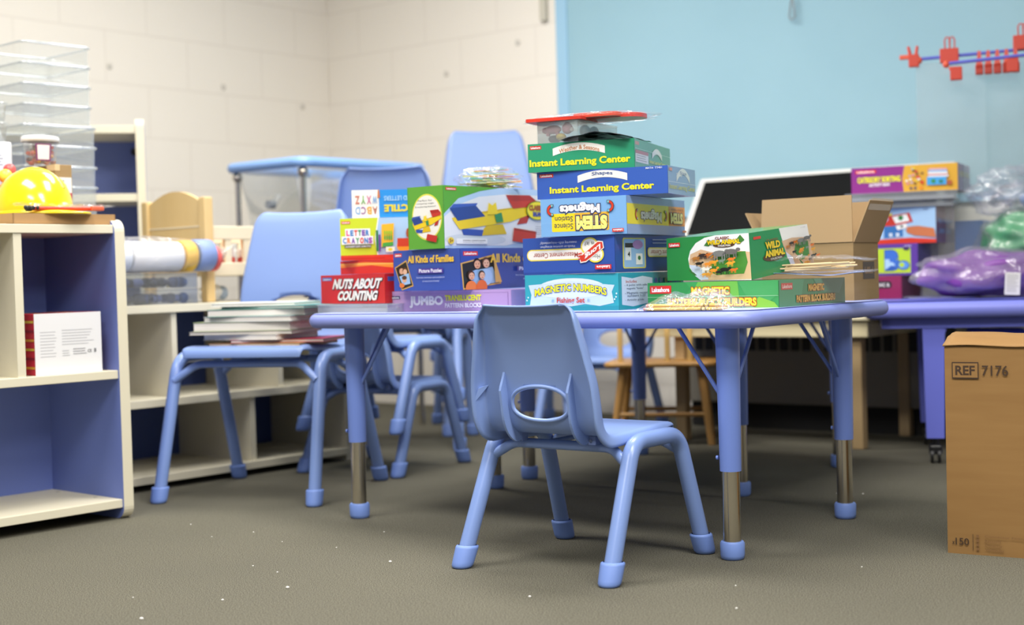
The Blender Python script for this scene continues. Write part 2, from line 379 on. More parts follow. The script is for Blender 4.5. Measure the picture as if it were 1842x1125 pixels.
    for x in (-.10, .10):
        g.box(S((x-.012, -.112, .284)), S((x+.012, -.09, .303)), M('7488bd', .5))
        g.tube([S((x, -.1125, .293)), S((x, -.1145, .293))], .0035, CHR, 10)
    g.build('seat_bracket', parent=root)
    for sx in (-1, 1):
        for ya in (-.198, .198):
            b = S((.1985*sx, ya, .02)); t = S((.187*sx, -.080 if ya < 0 else .112, .290)); d = (t-b).normalized()*.050; b = b - d*((b.z-.0085)/d.z)
            b.z = 0; b = Vector((.1985*sx*hx, ya*hx, 0)) + Vector((d.x, d.y, 0))*(-.02/d.z)*.0; vs = []; n = 24
            ax = Vector((d.x/d.z, d.y/d.z, 1)); b = S((.1985*sx, ya, .02)) - ax*.02*hz
            pr = [(.70, .0), (.88, .002), (.98, .007), (1.0, .014), (1.04, .043), (1.02, .047), (.86, .049)]
            for q, z in pr:
                for k in range(n): vs.append(b + ax*z + Vector((math.cos(2*pi*k/n), math.sin(2*pi*k/n), -.12*(math.cos(2*pi*k/n)*ax.x + math.sin(2*pi*k/n)*ax.y)*(z > .03)))*capr*q)
            G().add(vs, [list(range(n))[::-1]] + [(i*n+k, i*n+(k+1) % n, (i+1)*n+(k+1) % n, (i+1)*n+k) for i in range(len(pr)-1) for k in range(n)], CAP, smooth=True).build('foot_cap', parent=root)
def chair(loc, rz, hx, hz, tr, capr, label, group=None):
    r = empty('childs_chair', loc, rz, label, 'chair', group); chair_parts(r, hx, hz, tr, capr); return r
front_chair = chair((.153, 3.264, 0), math.radians(-37), 1.0, 1.0, .0185, .0255, 'small light blue plastic chair in the foreground, facing away toward the table')
book_chair = chair((-.768, 4.485, 0), math.radians(163.5), 1.29, 1.5, .019, .0255, 'tall light blue plastic chair holding a stack of books')
def again(src, loc, rz, label, group=None):
    c = copy_tree(src); c.location = loc; c.rotation_euler = (0, 0, rz); c['label'] = label
    if group: c['group'] = group
    elif 'group' in c: del c['group']
    return c
a = math.radians(-31)
for k in range(2): again(front_chair, (-.46, 4.99, .145*k), a, ['low blue chair on the floor behind the table left leg, bottom of a stacked pair', 'blue chair stacked on another low chair just right of the table left leg'][k], 'low blue chairs stacked under the left of the table')
for k in range(2):
    again(book_chair, (-.45, 5.68, .19*k), math.radians(-4), ['tall blue chair at the bottom of the stack behind the alphabet boxes', 'blue chair whose shaded back rises behind the boxes with the alphabet'][k], 'tall blue chairs stacked behind the alphabet boxes')
for k in range(4):
    again(book_chair, (-.06, 6.20, .142*k), math.radians(188), ['bottom chair of the tall blue stack near the far wall', 'second blue chair from the floor in the tall far stack', 'third blue chair from the floor in the tall far stack', 'topmost blue chair of the far stack, its back high against the white wall'][k], 'tall blue chairs stacked near the far wall')
again(front_chair, (.36, 5.98, 0), math.radians(150), 'small blue chair in shade behind the wooden chair')

# ================================================================ ACTIVITY TABLES
def table_top(g, w, d, z0, z1, r, mat, topmat):
    rings = []; h = z1-z0; R = h/2
    prof = [(-.02, z0)] + [(-R + R*math.cos(a), z0+R+R*math.sin(a)) for a in [(-pi/2 + pi*k/10) for k in range(11)]] + [(-.012, z1+.0004)]
    n = 8; vs = []
    for off, z in prof:
        for (x, y) in rrect(w+2*off, d+2*off, max(r+off, .01), n): vs.append((x, y, z))
    m = 4*(n+1); fs = []
    for i in range(len(prof)-1):
        for k in range(m): fs.append((i*m+k, i*m+(k+1) % m, (i+1)*m+(k+1) % m, (i+1)*m+k))
    g.add(vs, fs, mat, smooth=True); g.add(vs[:m], [list(range(m))[::-1]], mat); g.add(vs[-m:], [list(range(m))], topmat)
def table_leg(root, x, y, ztop, zs=.200, brace=((-1, 0), (0, 1)), sl=.0245):
    l = G().tube([(x, y, zs), (x, y, ztop)], [sl, sl*1.14], SLV, 28).build('leg_sleeve', parent=root)
    G().tube([(x, y, .03), (x, y, zs+.01)], .0205, CHR, 28).build('chrome_leg', parent=root)
    c = .0275; G().tube([(x, y, .0), (x, y, .003), (x, y, .01), (x, y, .037), (x, y, .041)], [c*.8, c*.95, c, c*1.02, c*.93], CAP, 26).build('foot_cap', parent=root)
    G().tube([(x-.0245, y-.012, zs+.03), (x-.029, y-.013, zs+.03)], .005, SLV, 8).build('bolt', parent=root)
    for bx, by in brace:
        G().tube([(x+bx*.022, y+by*.022, .375), (x+bx*.13, y+by*.13, ztop)], .0045, SLV, 8, sx=1.2).build('brace', parent=root)
TA = math.radians(-37.4); TU = Vector((math.cos(TA), math.sin(TA), 0)); TV = Vector((-math.sin(TA), math.cos(TA), 0)); R0 = Vector((.49, 3.231, 0))
def act_table(cu, cv, w, d, lu, lv, label, zs):
    c = R0 + TU*cu + TV*cv; r = empty('activity_table', c, TA, label, 'table'); g = G(); table_top(g, w, d, .530, .570, .07, TBL, M('a9b6ee', .45)); g.build('tabletop', parent=r)
    i = 0
    for sx, sy in ((1, -1), (-1, -1), (1, 1), (-1, 1)):
        table_leg(r, sx*lu, sy*lv, .531, zs[i], ((-sx, 0), (0, -sy))); i += 1
    return r
act_table(-.585, .305, 1.39, .815, .583, .306, 'rectangular light blue activity table piled with toy boxes', (.202, .212, .208, .22))
act_table(-.805, 1.158, .96, .86, .385, .338, 'smaller light blue activity table pushed against the back of the first', (.208, .22, .215, .2))
# violet plastic table on casters at the right
VIO = M('6f78dc', .4, name='violet_plastic')
r = empty('storage_table', (1.148, 4.66, 0), math.radians(-14), 'violet blue plastic table on black casters behind the tall carton', 'table')
g = G(); table_top(g, .72, .75, .482, .541, .05, M('8189e2', .42), VIO); o = g.build('tabletop', parent=r); o.location = (.36, .375, 0)
g = G()
for y0 in (.06, .66): g.box((.06, y0, .45), (.66, y0+.03, .484), VIO)
for x0 in (.06, .63): g.box((x0, .06, .45), (x0+.03, .69, .484), VIO)
g.build('apron', parent=r)
for lx in (.225, .64):
    for ly in (.10, .60):
        g = G(); s = -1 if lx < 1 else 1
        g.hexa([(lx-.028, ly-.028, .085), (lx+.028, ly-.028, .085), (lx+.028, ly+.028, .085), (lx-.028, ly+.028, .085), (lx-.036, ly-.036, .485), (lx+.036, ly-.036, .485), (lx+.036, ly+.036, .485), (lx-.036, ly+.036, .485)], VIO)
        for k in range(7):   # curved fillet under the deck
            a = pi/2*k/7; b = pi/2*(k+1)/7; q = -s
            g.add([(lx+q*(.034+.07*(1-math.sin(a))), ly-.03, .485-.07*(1-math.cos(a))*1), (lx+q*(.034+.07*(1-math.sin(b))), ly-.03, .485-.07*(1-math.cos(b))), (lx+q*.03, ly-.03, .485-.07*(1-math.cos(b))), (lx+q*.03, ly-.03, .485-.07*(1-math.cos(a)))], [(0, 1, 2, 3)], VIO)
        g.build('leg', parent=r)
        bk = M('17171a', .4); g = G(); g.tube([(lx-.016, ly, .026), (lx-.007, ly, .026)], .026, bk, 20); g.tube([(lx+.007, ly, .026), (lx+.016, ly, .026)], .026, bk, 20)
        g.box((lx-.021, ly-.02, .03), (lx+.021, ly+.024, .062), bk, bev=.006); g.tube([(lx, ly, .05), (lx, ly, .088)], .010, bk, 10); g.build('caster', parent=r)
# low beige wooden table tucked behind
BW = M('b39a72', .5, name='pale_wood', var=('a58b63', 5, (1, 1, .15))); BT = M('d9cda6', .5)
r = empty('low_table', (1.242, 5.121, 0), math.atan2(-.6, .8), 'low beige wooden table with square legs in front of the radiator', 'table')
G().box((-.93, -.05, .405), (.06, .55, .474), BT, bev=.004).build('apron', parent=r)
G().box((-.95, -.07, .466), (.08, .57, .481), M('e4dbb8', .4), bev=.004).build('tabletop', parent=r)
for x in (-.727, 0):
    for y in (0, .445): G().box((x-.022, y-.022, 0), (x+.022, y+.022, .41), BW, bev=.004).build('leg', parent=r)
# small wooden chair
WD = M('bf9253', .45, name='honey_wood', var=('ad7f42', 7, (1, 1, .2))); WDB = M('d9b26c', .45, name='light_honey_wood')
r = empty('wooden_chair', (.375, 5.44, 0), math.radians(-12.5), 'small honey coloured wooden spindle chair under the table', 'chair')
g = G(); table_top(g, .43, .30, .297, .318, .04, WD, WD); o = g.build('seat', parent=r); o.location = (.185, .12, 0)
for (x, y, tx, ty) in ((0, 0, .04, .03), (.375, 0, .335, .03), (0, .26, .04, .22), (.355, .26, .325, .22)):
    G().tube([(x, y, 0), (tx, ty, .30)], [.014, .0165], WD, 14).build('leg', parent=r)
for a_, b_ in (((.012, .01, .115), (.362, .01, .115)), ((.012, .25, .115), (.345, .25, .115)), ((.01, .01, .07), (.01, .25, .07)), ((.365, .01, .07), (.345, .25, .07))):
    G().tube([a_, b_], .0085, WD, 10).build('stretcher', parent=r)
for x in (.035, .125, .215, .30): G().box((x-.010, -.006, .316), (x+.010, .008, .56), WDB, bev=.003).build('spindle', parent=r)
G().box((.0, -.008, .55), (.34, .012, .60), WDB, bev=.008).build('top_rail', parent=r)

# ================================================================ SHELVING
SA = math.atan2(.75, .66); SL = Vector((math.cos(SA), math.sin(SA), 0)); SD = Vector((-math.sin(SA), math.cos(SA), 0))
def panel(g, x0, x1, d, z0, z1, r=.035):  # upright end panel: blue faces with a rounded cream edge band
    o = rrect(d, z1-z0, r, 6, d/2, (z0+z1)/2); n = len(o); e = .0015
    for xa, mat, flip in ((x0, SBLUE, 1), (x1, SBLUE, 0)):
        g.add([(xa, y, z) for y, z in o], [list(range(n))[::-1] if flip else list(range(n))], mat)
    g.add([(x0, y, z) for y, z in o] + [(x1, y, z) for y, z in o], [(k, (k+1) % n, n+(k+1) % n, n+k) for k in range(n)], CREAM)
s1 = Vector((-1.095, 4.05, 0))
W1 = 1.2; r = empty('shelf_unit', s1 - SL*W1, SA, 'blue and cream shelf unit at the left front, toys on its top', 'shelf unit')
g = G(); panel(g, W1-.032, W1, .40, 0, .852); g.build('end_panel', parent=r)
g = G(); panel(g, 0, .032, .40, 0, .852); g.build('end_panel', parent=r)
G().box((.032, .375, .035), (W1-.032, .388, .83), SBLUE).build('back_panel', parent=r)
for z, n in ((.812, 'top_board'), (.40, 'middle_shelf'), (.033, 'bottom_shelf')): G().box((.032, .006, z), (W1-.032, .375, z+.024), CREAM, bev=.0015).build(n, parent=r)
G().box((W1-.338, .01, .424), (W1-.314, .375, .812), CREAM).build('divider', parent=r)
G().box((W1-.72, .01, .424), (W1-.70, .375, .812), CREAM).build('divider', parent=r)
g = G()
for (x, y) in ((W1-.06, .30), (W1-.06, .10)): g.tube([(x, y, .056), (x, y, .0585)], .006, M('b9b5a5'), 10)
g.build('screw_cover', parent=r)
# low long unit behind
O2 = Vector((-1.212, 4.526, 0)); X0 = -.62; X1 = .92
r = empty('shelf_unit', O2, SA, 'long low cream shelf unit with navy backs behind the books chair', 'shelf unit')
NAVY = M('44589a', .5)
G().box((X0, .43, .03), (X1, .445, .59), NAVY).build('back_panel', parent=r)
for z, n in ((.572, 'top_board'), (.268, 'middle_shelf'), (.022, 'bottom_shelf')): G().box((X0, 0, z), (X1, .445 if z > .5 else .43, z+.026), CREAM, bev=.0015).build(n, parent=r)
for x in (X0, X1-.022): G().box((x, .002, 0), (x+.022, .445, .572), CREAM).build('end_panel', parent=r)
for x, za, zb in ((.16, .294, .572), (.60, .294, .572), (.472, .048, .268), (-.3, .294, .572), (-.1, .048, .268)): G().box((x, .012, za), (x+.02, .43, zb), CREAM).build('divider', parent=r)
# tall unit at the back left
r = empty('shelf_unit', (-1.385, 5.45, 0), math.radians(14), 'tall blue bookcase with cream edges behind the clear bins', 'shelf unit')
g = G(); panel(g, -.032, 0, .38, 0, 1.30, .03); g.build('end_panel', parent=r)
g = G(); panel(g, -1.1, -1.068, .38, 0, 1.30, .03); g.build('end_panel', parent=r)
G().box((-1.068, .35, .03), (-.032, .365, 1.27), SBLUE).build('back_panel', parent=r)
for z in (1.245, .985, .68, .36, .05): G().box((-1.068, .004, z), (-.032, .352, z+.03), CREAM, bev=.002).build('shelf_board', parent=r)
G().ell((-.04, .30, 1.20), (.016, .016, .016), M('14161c', .5), 8).build('black_knob', parent=r)
# doll crib
CW = M('e2c690', .5, name='pine', var=('d6b67c', 4, (1, 1, .2))); CP = M('e9dcc0', .5)
r = empty('doll_crib', (-1.043, 4.902, .599), SA, 'pale pine doll crib with arched headboard standing on the low shelf', 'doll crib')
def crib_end(x):
    g = G(); o = [(0, .10), (0, .34)] + [(.34*k/12, .34+.05*math.sin(pi*k/12)) for k in range(1, 12)] + [(.34, .34), (.34, .10)]
    n = len(o); g.add([(x-.008, y, z) for y, z in o] + [(x+.008, y, z) for y, z in o], [list(range(n))[::-1], list(range(n, 2*n))] + [(k, (k+1) % n, n+(k+1) % n, n+k) for k in range(n)], CW)
    g.box((x-.011, .01, .26), (x-.008, .33, .265), CP); return g
crib_end(0).build('headboard', parent=r); G().box((.552, 0, .10), (.568, .34, .25), CW).build('footboard', parent=r)
for x in (0, .56):
    for y, h in ((0, .362), (.34, .362)):
        if x > .1: h = .27
        G().box((x-.018, y-.018, 0), (x+.018, y+.018, h), CW, bev=.005).build('post', parent=r)
for y in (0, .34):
    for z0, z1 in ((.215, .262), (.09, .135)): G().box((.018, y-.009, z0), (.542, y+.009, z1), CP, bev=.003).build('rail', parent=r)
    for k in range(6): G().box((.075+k*.08, y-.006, .135), (.100+k*.08, y+.006, .215), CP).build('slat', parent=r)
G().box((.01, .01, .09), (.55, .33, .10), CP).build('base_board', parent=r)
for i, (x, c) in enumerate(((.045, 'c23a34'), (.125, 'c8403a'), (.205, 'c23a34'))):
    q = Vector((-1.043, 4.902, 0)) + SL*(x+.005) + SD*.06
    g = G(); g.box((-.022, -.02, 0), (.022, .02, .055), M(c, .5), bev=.004); g.box((-.02, -.018, .055), (.02, .018, .085), M('f1e7e4', .5), bev=.004); g.box((-.012, -.01, .085), (.012, .01, .12), M('d99160', .5), bev=.003)
    g.build('toy_block_stack', loc=(q.x, q.y, .699), rz=SA, label='red and white toy behind the crib slats, %s' % ['nearest the headboard post', 'second from the headboard post', 'third from the headboard post'][i], cat='toy')
q = Vector((-1.043, 4.902, 0)) + SL*.09 + SD*.1
g = G(); g.ell((0, 0, .03), (.05, .035, .03), M('f2f2f2', .6), 12, disp=.3); g.ell((.03, -.02, .03), (.02, .02, .025), M('a9bcd6', .6), 8); g.build('folded_doll_cloth', loc=(q.x, q.y, .599), rz=SA, label='crumpled white doll cloth under the crib', cat='cloth')

# water table in the corner
r = empty('water_table', (-.843, 5.85, 0), -RT, 'clear tub on a chrome stand with light blue rim near the corner', 'water table')
RIM = M('86aee6', .35); g = G()
o = rrect(.47, .74, .05, 6); P = [(x-.235, y+.37, 1.155) for x, y in o]; g.tube(P, .022, RIM, 12, closed=True); g.build('rim', parent=r)
g = G(); n = len(o); A = [(x*.93-.235, y*.95+.37, 1.15) for x, y in o]; B = [(x*.78-.235, y*.84+.37, .90) for x, y in o]
g.add(A+B, [(k, (k+1) % n, n+(k+1) % n, n+k) for k in range(n)] + [list(range(n, 2*n))], CLEAR(), smooth=True); g.build('clear_tub', parent=r)
G().tube([(-.235, .05, .99), (-.235, .015, .99)], .018, M('8f959b', .4), 12).build('drain_plug', parent=r)
for x in (-.03, -.44):
    for y in (.03, .71):
        G().tube([(x, y, .0), (x, y, 1.15)], .013, CHR, 12).build('chrome_leg', parent=r)
        G().ell((x, y, 1.115), (.024, .024, .022), CHR, 10).build('corner_clamp', parent=r)
g = G()
for y in (.03, .71): g.tube([(-.03, y, .35), (-.44, y, .35)], .009, CHR, 8)
g.build('stretcher', parent=r)
# ================================================================ TOY BOXES ON THE ACTIVITY TABLE
def critter(F, x, y, s, c, neck=0, flip=1, asp=None):
    a = asp or F.ey.length/F.ex.length
    q = F.k
    F.ell(x, y, s*a*1.0, s*.5, c, 12); F.ell(x+flip*s*a*1.1, y+s*(.35+neck), s*a*.38, s*.33, c, 10)
    for dx in (-.7, -.35, .4, .75): F.rect(x+dx*s*a-.08*s*a, y-s*1.1, x+dx*s*a+.10*s*a, y-s*.1, c)
    if neck: F.poly([(x+flip*s*a*.6, y), (x+flip*s*a*.95, y), (x+flip*s*a*1.2, y+s*(.4+neck)), (x+flip*s*a*.95, y+s*(.4+neck))], c)
    F.poly([(x-flip*s*a*.9, y+s*.1), (x-flip*s*a*1.4, y-s*.4), (x-flip*s*a*1.3, y-s*.45), (x-flip*s*a*.8, y-s*.05)], c)
# -- fishing set
def f(F):
    F.rect(0, 0, 1, 1, '35a5b4'); F.rect(0, 0, 1, .12, '2a96a8'); F.ell(.5, .62, .36, .27, 'dbe9fa', 30)
    pts = [(.05, .16), (.2, .10), (.35, .17), (.5, .12), (.65, .18), (.8, .12), (.95, .2), (.93, .5), (.96, .68), (.5, .8), (.04, .72), (.07, .45)]
    F.poly(pts, 'c8defa'); F.ell(.5, .56, .40, .22, 'd9e8fc', 30)
    for q in ((.02, .3), (.035, .38), (.98, .45), (.975, .36), (.96, .3)): F.ell(q[0], q[1], .008, .025, 'd8f0f6', 10)
    F.text('MAGNETIC NUMBERS', .11, .40, .88, .60, 'f4ee2c', .035, out='2c4aa8', ow=.05, rise=.14)
    F.text('Fishing Set', .35, .17, .65, .37, 'cf4a34', .02)
    for q in (.31, .69): F.text('*', q-.015, .25, q+.015, .33, '8fb8dd', .02)
def rt(F):
    F.rect(0, 0, 1, 1, '2f9fb0'); F.poly([(.04, .14), (.2, .08), (.4, .14), (.5, .1), (.5, .84), (.35, .9), (.2, .84), (.04, .9)], 'cfe0f2')
    F.text('Includes', .1, .72, .26, .80, 'b8584a', .01); F.text('- 4 poles with safe,', .08, .62, .42, .69, '50607a', 0); F.text('magnetic "hooks"', .11, .53, .36, .60, '50607a', 0)
    F.text('- Magnetic recept\nnumbers 1-20', .08, .34, .42, .48, '50607a', 0); F.text('- Activity guide', .08, .22, .36, .29, '50607a', 0)
    for k, c in enumerate(('2f56b0', '3a86c8', '2f8f4a', '7a3aa0', '2f56b0', '2f8f4a')): F.ell(.55+.075*k, .76, .022, .08, c, 10); F.ell(.57+.07*k, .5, .02, .07, c, 8)
carton('game_box', 'teal magnetic numbers fishing game box at the base of the tall stack', 'game box', (.258, 3.42), 34, .269, .338, .570, .660, '2f9fb0', f, rt)
def f(F):
    F.rect(0, 0, 1, 1, '3556a8'); F.rect(0, 0, 1, .06, '2c4a96')
    F.rr(.045, .37, .72, .68, 'f2e04a', .5); F.rr(.055, .40, .72, .65, 'f4efe6', .5)
    F.text('Measurement Center', .12, .44, .61, .58, 'a8483e', .01, True)
    F.text('Hands-on activities strengthen', .20, .71, .58, .79, 'e4e8f4', .005, True); F.text('measuring skills--independently!', .20, .81, .60, .90, 'e4e8f4', .005, True)
    F.ell(.74, .72, .095, .24, 'f2e04a'); F.ell(.74, .72, .08, .20, 'f4f0e4'); F.ell(.80, .50, .09, .22, 'f2e04a'); F.ell(.80, .50, .075, .18, 'f4f0e4')
    F.text('How', .76, .38, .85, .50, '3c3c3c', .0, True); F.text('is it?', .69, .74, .79, .84, '3c3c3c', 0, True)
    F.poly([(.625, .44), (.64, .28), (.70, .30), (.895, .66), (.885, .84), (.83, .86)], 'f4f0e4'); F.poly([(.635, .43), (.647, .31), (.70, .33), (.885, .67), (.877, .82), (.83, .83)], 'd9402e')
    for k in range(3): F.poly([(.618, .36+.07*k), (.66, .38+.07*k), (.66, .42+.07*k), (.62, .40+.07*k)], 'd9402e')
    F.text('Long', .69, .49, .86, .68, 'f8f0ee', .04, True, sl=.30)
    F.logo(.80, .10, .97, .22, flip=True)
def rt(F):
    F.rect(0, 0, 1, 1, '33509a'); F.rr(.10, .10, .41, .92, 'e8dc60', .08); F.rr(.115, .13, .395, .89, '9cc4e6', .08)
    F.rect(.13, .32, .21, .66, 'eef2ee'); F.rect(.13, .66, .25, .78, '3e3a40'); F.ell(.3, .74, .07, .12, 'a884b8'); F.rect(.27, .20, .36, .50, 'f0f0e8'); F.ell(.315, .38, .02, .06, '3f7a44')
    F.text('4', .16, .42, .19, .55, '333333', .02); F.rr(.43, .40, .97, .66, 'e8dc60', .4); F.rr(.44, .43, .96, .63, 'efe7d6', .4)
    F.text('Measurement Center', .47, .46, .93, .59, 'b0604e', .01, True); F.lines(.5, .74, .8, .92, 2, 'a8b4d4')
carton('game_box', 'dark blue measurement game box printed upside down, second from the bottom', 'game box', (.251, 3.42), 35, .267, .36, .661, .752, '33509a', f, rt)
def mag(F, x, y, s, fl=1):
    a = F.ey.length/F.ex.length; P = lambda r, q: (x+fl*r*s*a*math.cos(q), y+r*s*math.sin(q))
    o = [P(1, -1.9+3.8*k/14) for k in range(15)]; i = [P(.5, 1.9-3.8*k/14) for k in range(15)]; F.poly(o+i, '3a2a2a')
    o = [P(.92, -1.8+3.6*k/14) for k in range(15)]; i = [P(.56, 1.8-3.6*k/14) for k in range(15)]; F.poly(o+i, 'd6402c')
    for q in (-1.8, 1.8):
        b = 0 if q < 0 else -.45; F.poly([P(.92, q+b), P(.92, q+b+.45), P(.56, q+b+.45), P(.56, q+b)], '79c6cc')
def stem(F, y0, y1, x0, x1):
    pass
def f(F):
    F.rect(0, 0, 1, 1, '7fb2e6'); F.rr(.13, .12, .80, .60, 'f2dc2a', .08); F.rr(.40, .12, .80, .60, 'efb93a', .08)
    F.text('Science', .16, .18, .38, .33, '3a3f66', .0, True); F.text('Station', .17, .38, .38, .52, '3a3f66', .0, True)
    F.text('STEM', .42, .15, .78, .52, 'f5ef86', .07, True, out='2e3566', ow=.07)
    F.text('Magnets', .23, .58, .70, .88, 'f4f4fa', .05, True, out='2e3566', ow=.07); mag(F, .14, .70, .16, -1); mag(F, .80, .74, .16, 1)
    F.logo(.84, .06, .97, .15, 'd8402c', flip=True); F.rect(0, .36, 1, .362, 'a8cdee')
def rt(F):
    F.rect(0, 0, 1, 1, '88a8dc'); F.rect(0, .26, .70, .80, 'f0e02e'); F.rect(.70, .26, 1, .80, 'efa04a')
    F.text('Magnets', .22, .33, .57, .68, 'eef0f0', .04, True, out='40486e', ow=.06); mag(F, .16, .52, .15, -1); mag(F, .63, .52, .15, 1)
    F.text('STEM', .72, .32, .94, .62, 'f3ec9a', .06, True, out='3c4268', ow=.06); F.text('Science Station', .73, .67, .95, .74, '5a4a50', 0, True); F.rect(.93, .08, 1, .14, 'e08a5a')
carton('game_box', 'light blue and yellow magnet science box printed upside down in the tall stack', 'game box', (.280, 3.40), 27, .227, .40, .753, .845, '7fb2e6', f, rt)
def ilc(bg, sub, subc, gx0, gx1, ax0, ax1):
    def f(F):
        F.rect(0, 0, 1, 1, bg); F.logo(.02, .80, .13, .93, 'cc3c30')
        F.arch(ax0, .54, ax1, .26, .16, 'f4f2ea'); F.text(sub, ax0+.06, .60, ax1-.05, .75, subc, .02, rise=.13) if len(sub) > 8 else F.text(sub, ax0+.11, .73, ax1-.11, .90, subc, .02, rise=.03)
        F.text('Instant Learning Center', gx0, .12, gx1, .44, 'f6ea2e', .035)
    return f
def rt(F):
    F.rect(0, 0, 1, 1, '8fb0dc'); F.text('Size', .3, .66, .5, .78, 'eeeeee', .0); F.arch(.3, .45, .78, .22, .3, 'e6ecf4'); F.text('Size', .42, .74, .66, .86, '8898c0', .01)
    F.text('Instant Learning Center', .04, .12, .98, .36, 'c8cc90', .03); F.rect(.03, .82, .14, .93, 'd89a98'); F.rect(0, .42, 1, .43, 'ffffff')
_f = ilc('3a60b8', 'Shapes', '34508e', .10, .90, .32, .70)
def f(F): _f(F); F.text('MATH  TT451', .84, .90, .96, .97, 'eef2fa', .01)
carton('game_box', 'royal blue shapes learning box, second from the top of the tall stack', 'game box', (.378, 3.38), 24, .336, .224, .846, .912, '3a60b8', f, rt)
def rt(F):
    F.rect(0, 0, 1, 1, '63ac92'); F.rect(.02, .80, .12, .92, 'c89088'); F.rect(.02, .20, .36, .62, 'e8e8e6'); F.rect(.02, .50, .36, .62, 'b8707a'); F.lines(.04, .24, .33, .48, 3, 'a0a0a0')
    F.arch(.46, .44, .74, .2, .2, 'eef0ea'); F.text('Instant Learning Center', .38, .22, .84, .40, 'd6d878', .03); F.rect(.87, .1, .97, .36, 'dfe3e2'); F.rect(0, .66, 1, .67, 'e4f2ec')
carton('game_box', 'green weather and seasons learning box at the top of the tall stack', 'game box', (.304, 3.42), 20, .270, .36, .9125, .982, '2f9a72', ilc('2f9a72', 'Weather & Seasons', 'c07a44', .015, .965, .24, .73), rt)
# clear box with pink toys, black wrapper, red bag on top
t = math.radians(30); U = Vector((math.cos(t), -math.sin(t), 0)); V = Vector((math.sin(t), math.cos(t), 0)); q = Vector((.172, 3.46, .9825)) - U*.056 + V*.11
r = empty('clear_toy_box', q, -t, 'small clear plastic box of pink toy pigs on the green weather box', 'toy box')
def openbox(g, w, d, h, mat, th=.0015, lid=False):
    g.box((-w/2, -d/2, 0), (w/2, -d/2+th, h), mat); g.box((-w/2, d/2-th, 0), (w/2, d/2, h), mat); g.box((-w/2, -d/2, 0), (-w/2+th, d/2, h), mat); g.box((w/2-th, -d/2, 0), (w/2, d/2, h), mat); g.box((-w/2, -d/2, 0), (w/2, d/2, th), mat)
    if lid: g.box((-w/2-.001, -d/2-.001, h-.004), (w/2+.001, d/2+.001, h), mat)
g = G(); openbox(g, .112, .22, .052, CLEAR(), lid=True); g.build('case', parent=r)
g = G(); PK = M('eea0b0', .5)
g.ell((-.025, -.085, .035), (.022, .012, .011), PK, 10); g.ell((-.046, -.086, .034), (.009, .009, .008), PK, 8)
for x in (-.038, -.012): g.box((x-.004, -.09, .02), (x+.003, -.082, .034), PK)
g.ell((.016, -.088, .035), (.014, .013, .014), PK, 10); g.ell((.030, -.092, .031), (.005, .005, .006), M('f5e9e6', .5), 8); g.build('pink_pigs', parent=r)
g = G(); g.ell((-.002, -.088, .016), (.013, .012, .009), M('e2c73a', .5), 8); g.ell((.04, -.04, .03), (.012, .02, .016), M('a8753c', .6), 8); g.ell((.04, .01, .028), (.012, .018, .018), M('b4844a', .6), 8)
g.ell((-.035, -.06, .014), (.015, .02, .01), M('55606c', .6), 8); g.ell((.04, .06, .022), (.01, .016, .014), M('8a4a3a', .6), 8); g.build('small_animals', parent=r)
def sheet(g, w, d, mat, f, nx=28, ny=20, th=.0008):
    vs = []; single = mat.name in ('clear_plastic_film', 'wrinkled_film')
    for s in ((0,) if single else (0, 1)):
        for j in range(ny+1):
            for i in range(nx+1):
                u = i/nx; v = j/ny; vs.append((-w/2+w*u, -d/2+d*v, f(u, v)-s*th))
    N = (nx+1)*(ny+1); fs = []
    for j in range(ny):
        for i in range(nx):
            a = j*(nx+1)+i; fs.append((a, a+1, a+nx+2, a+nx+1))
            if not single: fs.append((N+a, N+a+nx+1, N+a+nx+2, N+a+1))
    if not single:
        for i in range(nx): fs.append((i, N+i, N+i+1, i+1)); a = ny*(nx+1)+i; fs.append((a, a+1, N+a+1, N+a))
        for j in range(ny): a = j*(nx+1); fs.append((a, a+nx+1, N+a+nx+1, N+a)); a += nx; fs.append((a, N+a, N+a+nx+1, a+nx+1))
    g.add(vs, fs, mat, smooth=True)
def fol(u, v, s, seed=0): return noise.noise(Vector((u*s+seed, v*s, seed)))
g = G(); sheet(g, .17, .20, M('17191d', .25), lambda u, v: .004+.014*max(0, math.sin(u*pi))*(1-v*.5)+.004*fol(u, v, 5, 3))
q = Vector((.245, 3.50, .982)) - U*.01+V*.02
g.build('black_wrapper', loc=q, rz=math.radians(-22), label='crumpled black plastic wrapper lying on the green weather box', cat='wrapper')
g = G(); RED = M('dd3a28', .35)
r = empty('red_toy_packet', Vector((.203, 3.55, 1.0355)), math.radians(-24), 'flat red toy in a clear bag at the very top of the stack', 'toy packet')
def slab(g, o, z0, z1, mat, T=None):
    n = len(o); g.add([(x, y, z0) for x, y in o] + [(x, y, z1) for x, y in o], [list(range(n))[::-1], list(range(n, 2*n))] + [(k, (k+1) % n, n+(k+1) % n, n+k) for k in range(n)], mat, T)
slab(g, rrect(.15, .12, .01, cx=-.055, cy=-.04), 0, .008, RED); slab(g, rrect(.17, .10, .04, cx=.06, cy=.01), .004, .014, RED); slab(g, rrect(.12, .06, .025, cx=.04, cy=-.04), .006, .016, M('e4553c', .3)); g.build('red_pieces', parent=r)
g = G(); g.ell((.008, 0, .009), (.165, .10, .012), FILM(), 22, disp=.22, seed=4, fr=9); g.build('clear_bag', parent=r)

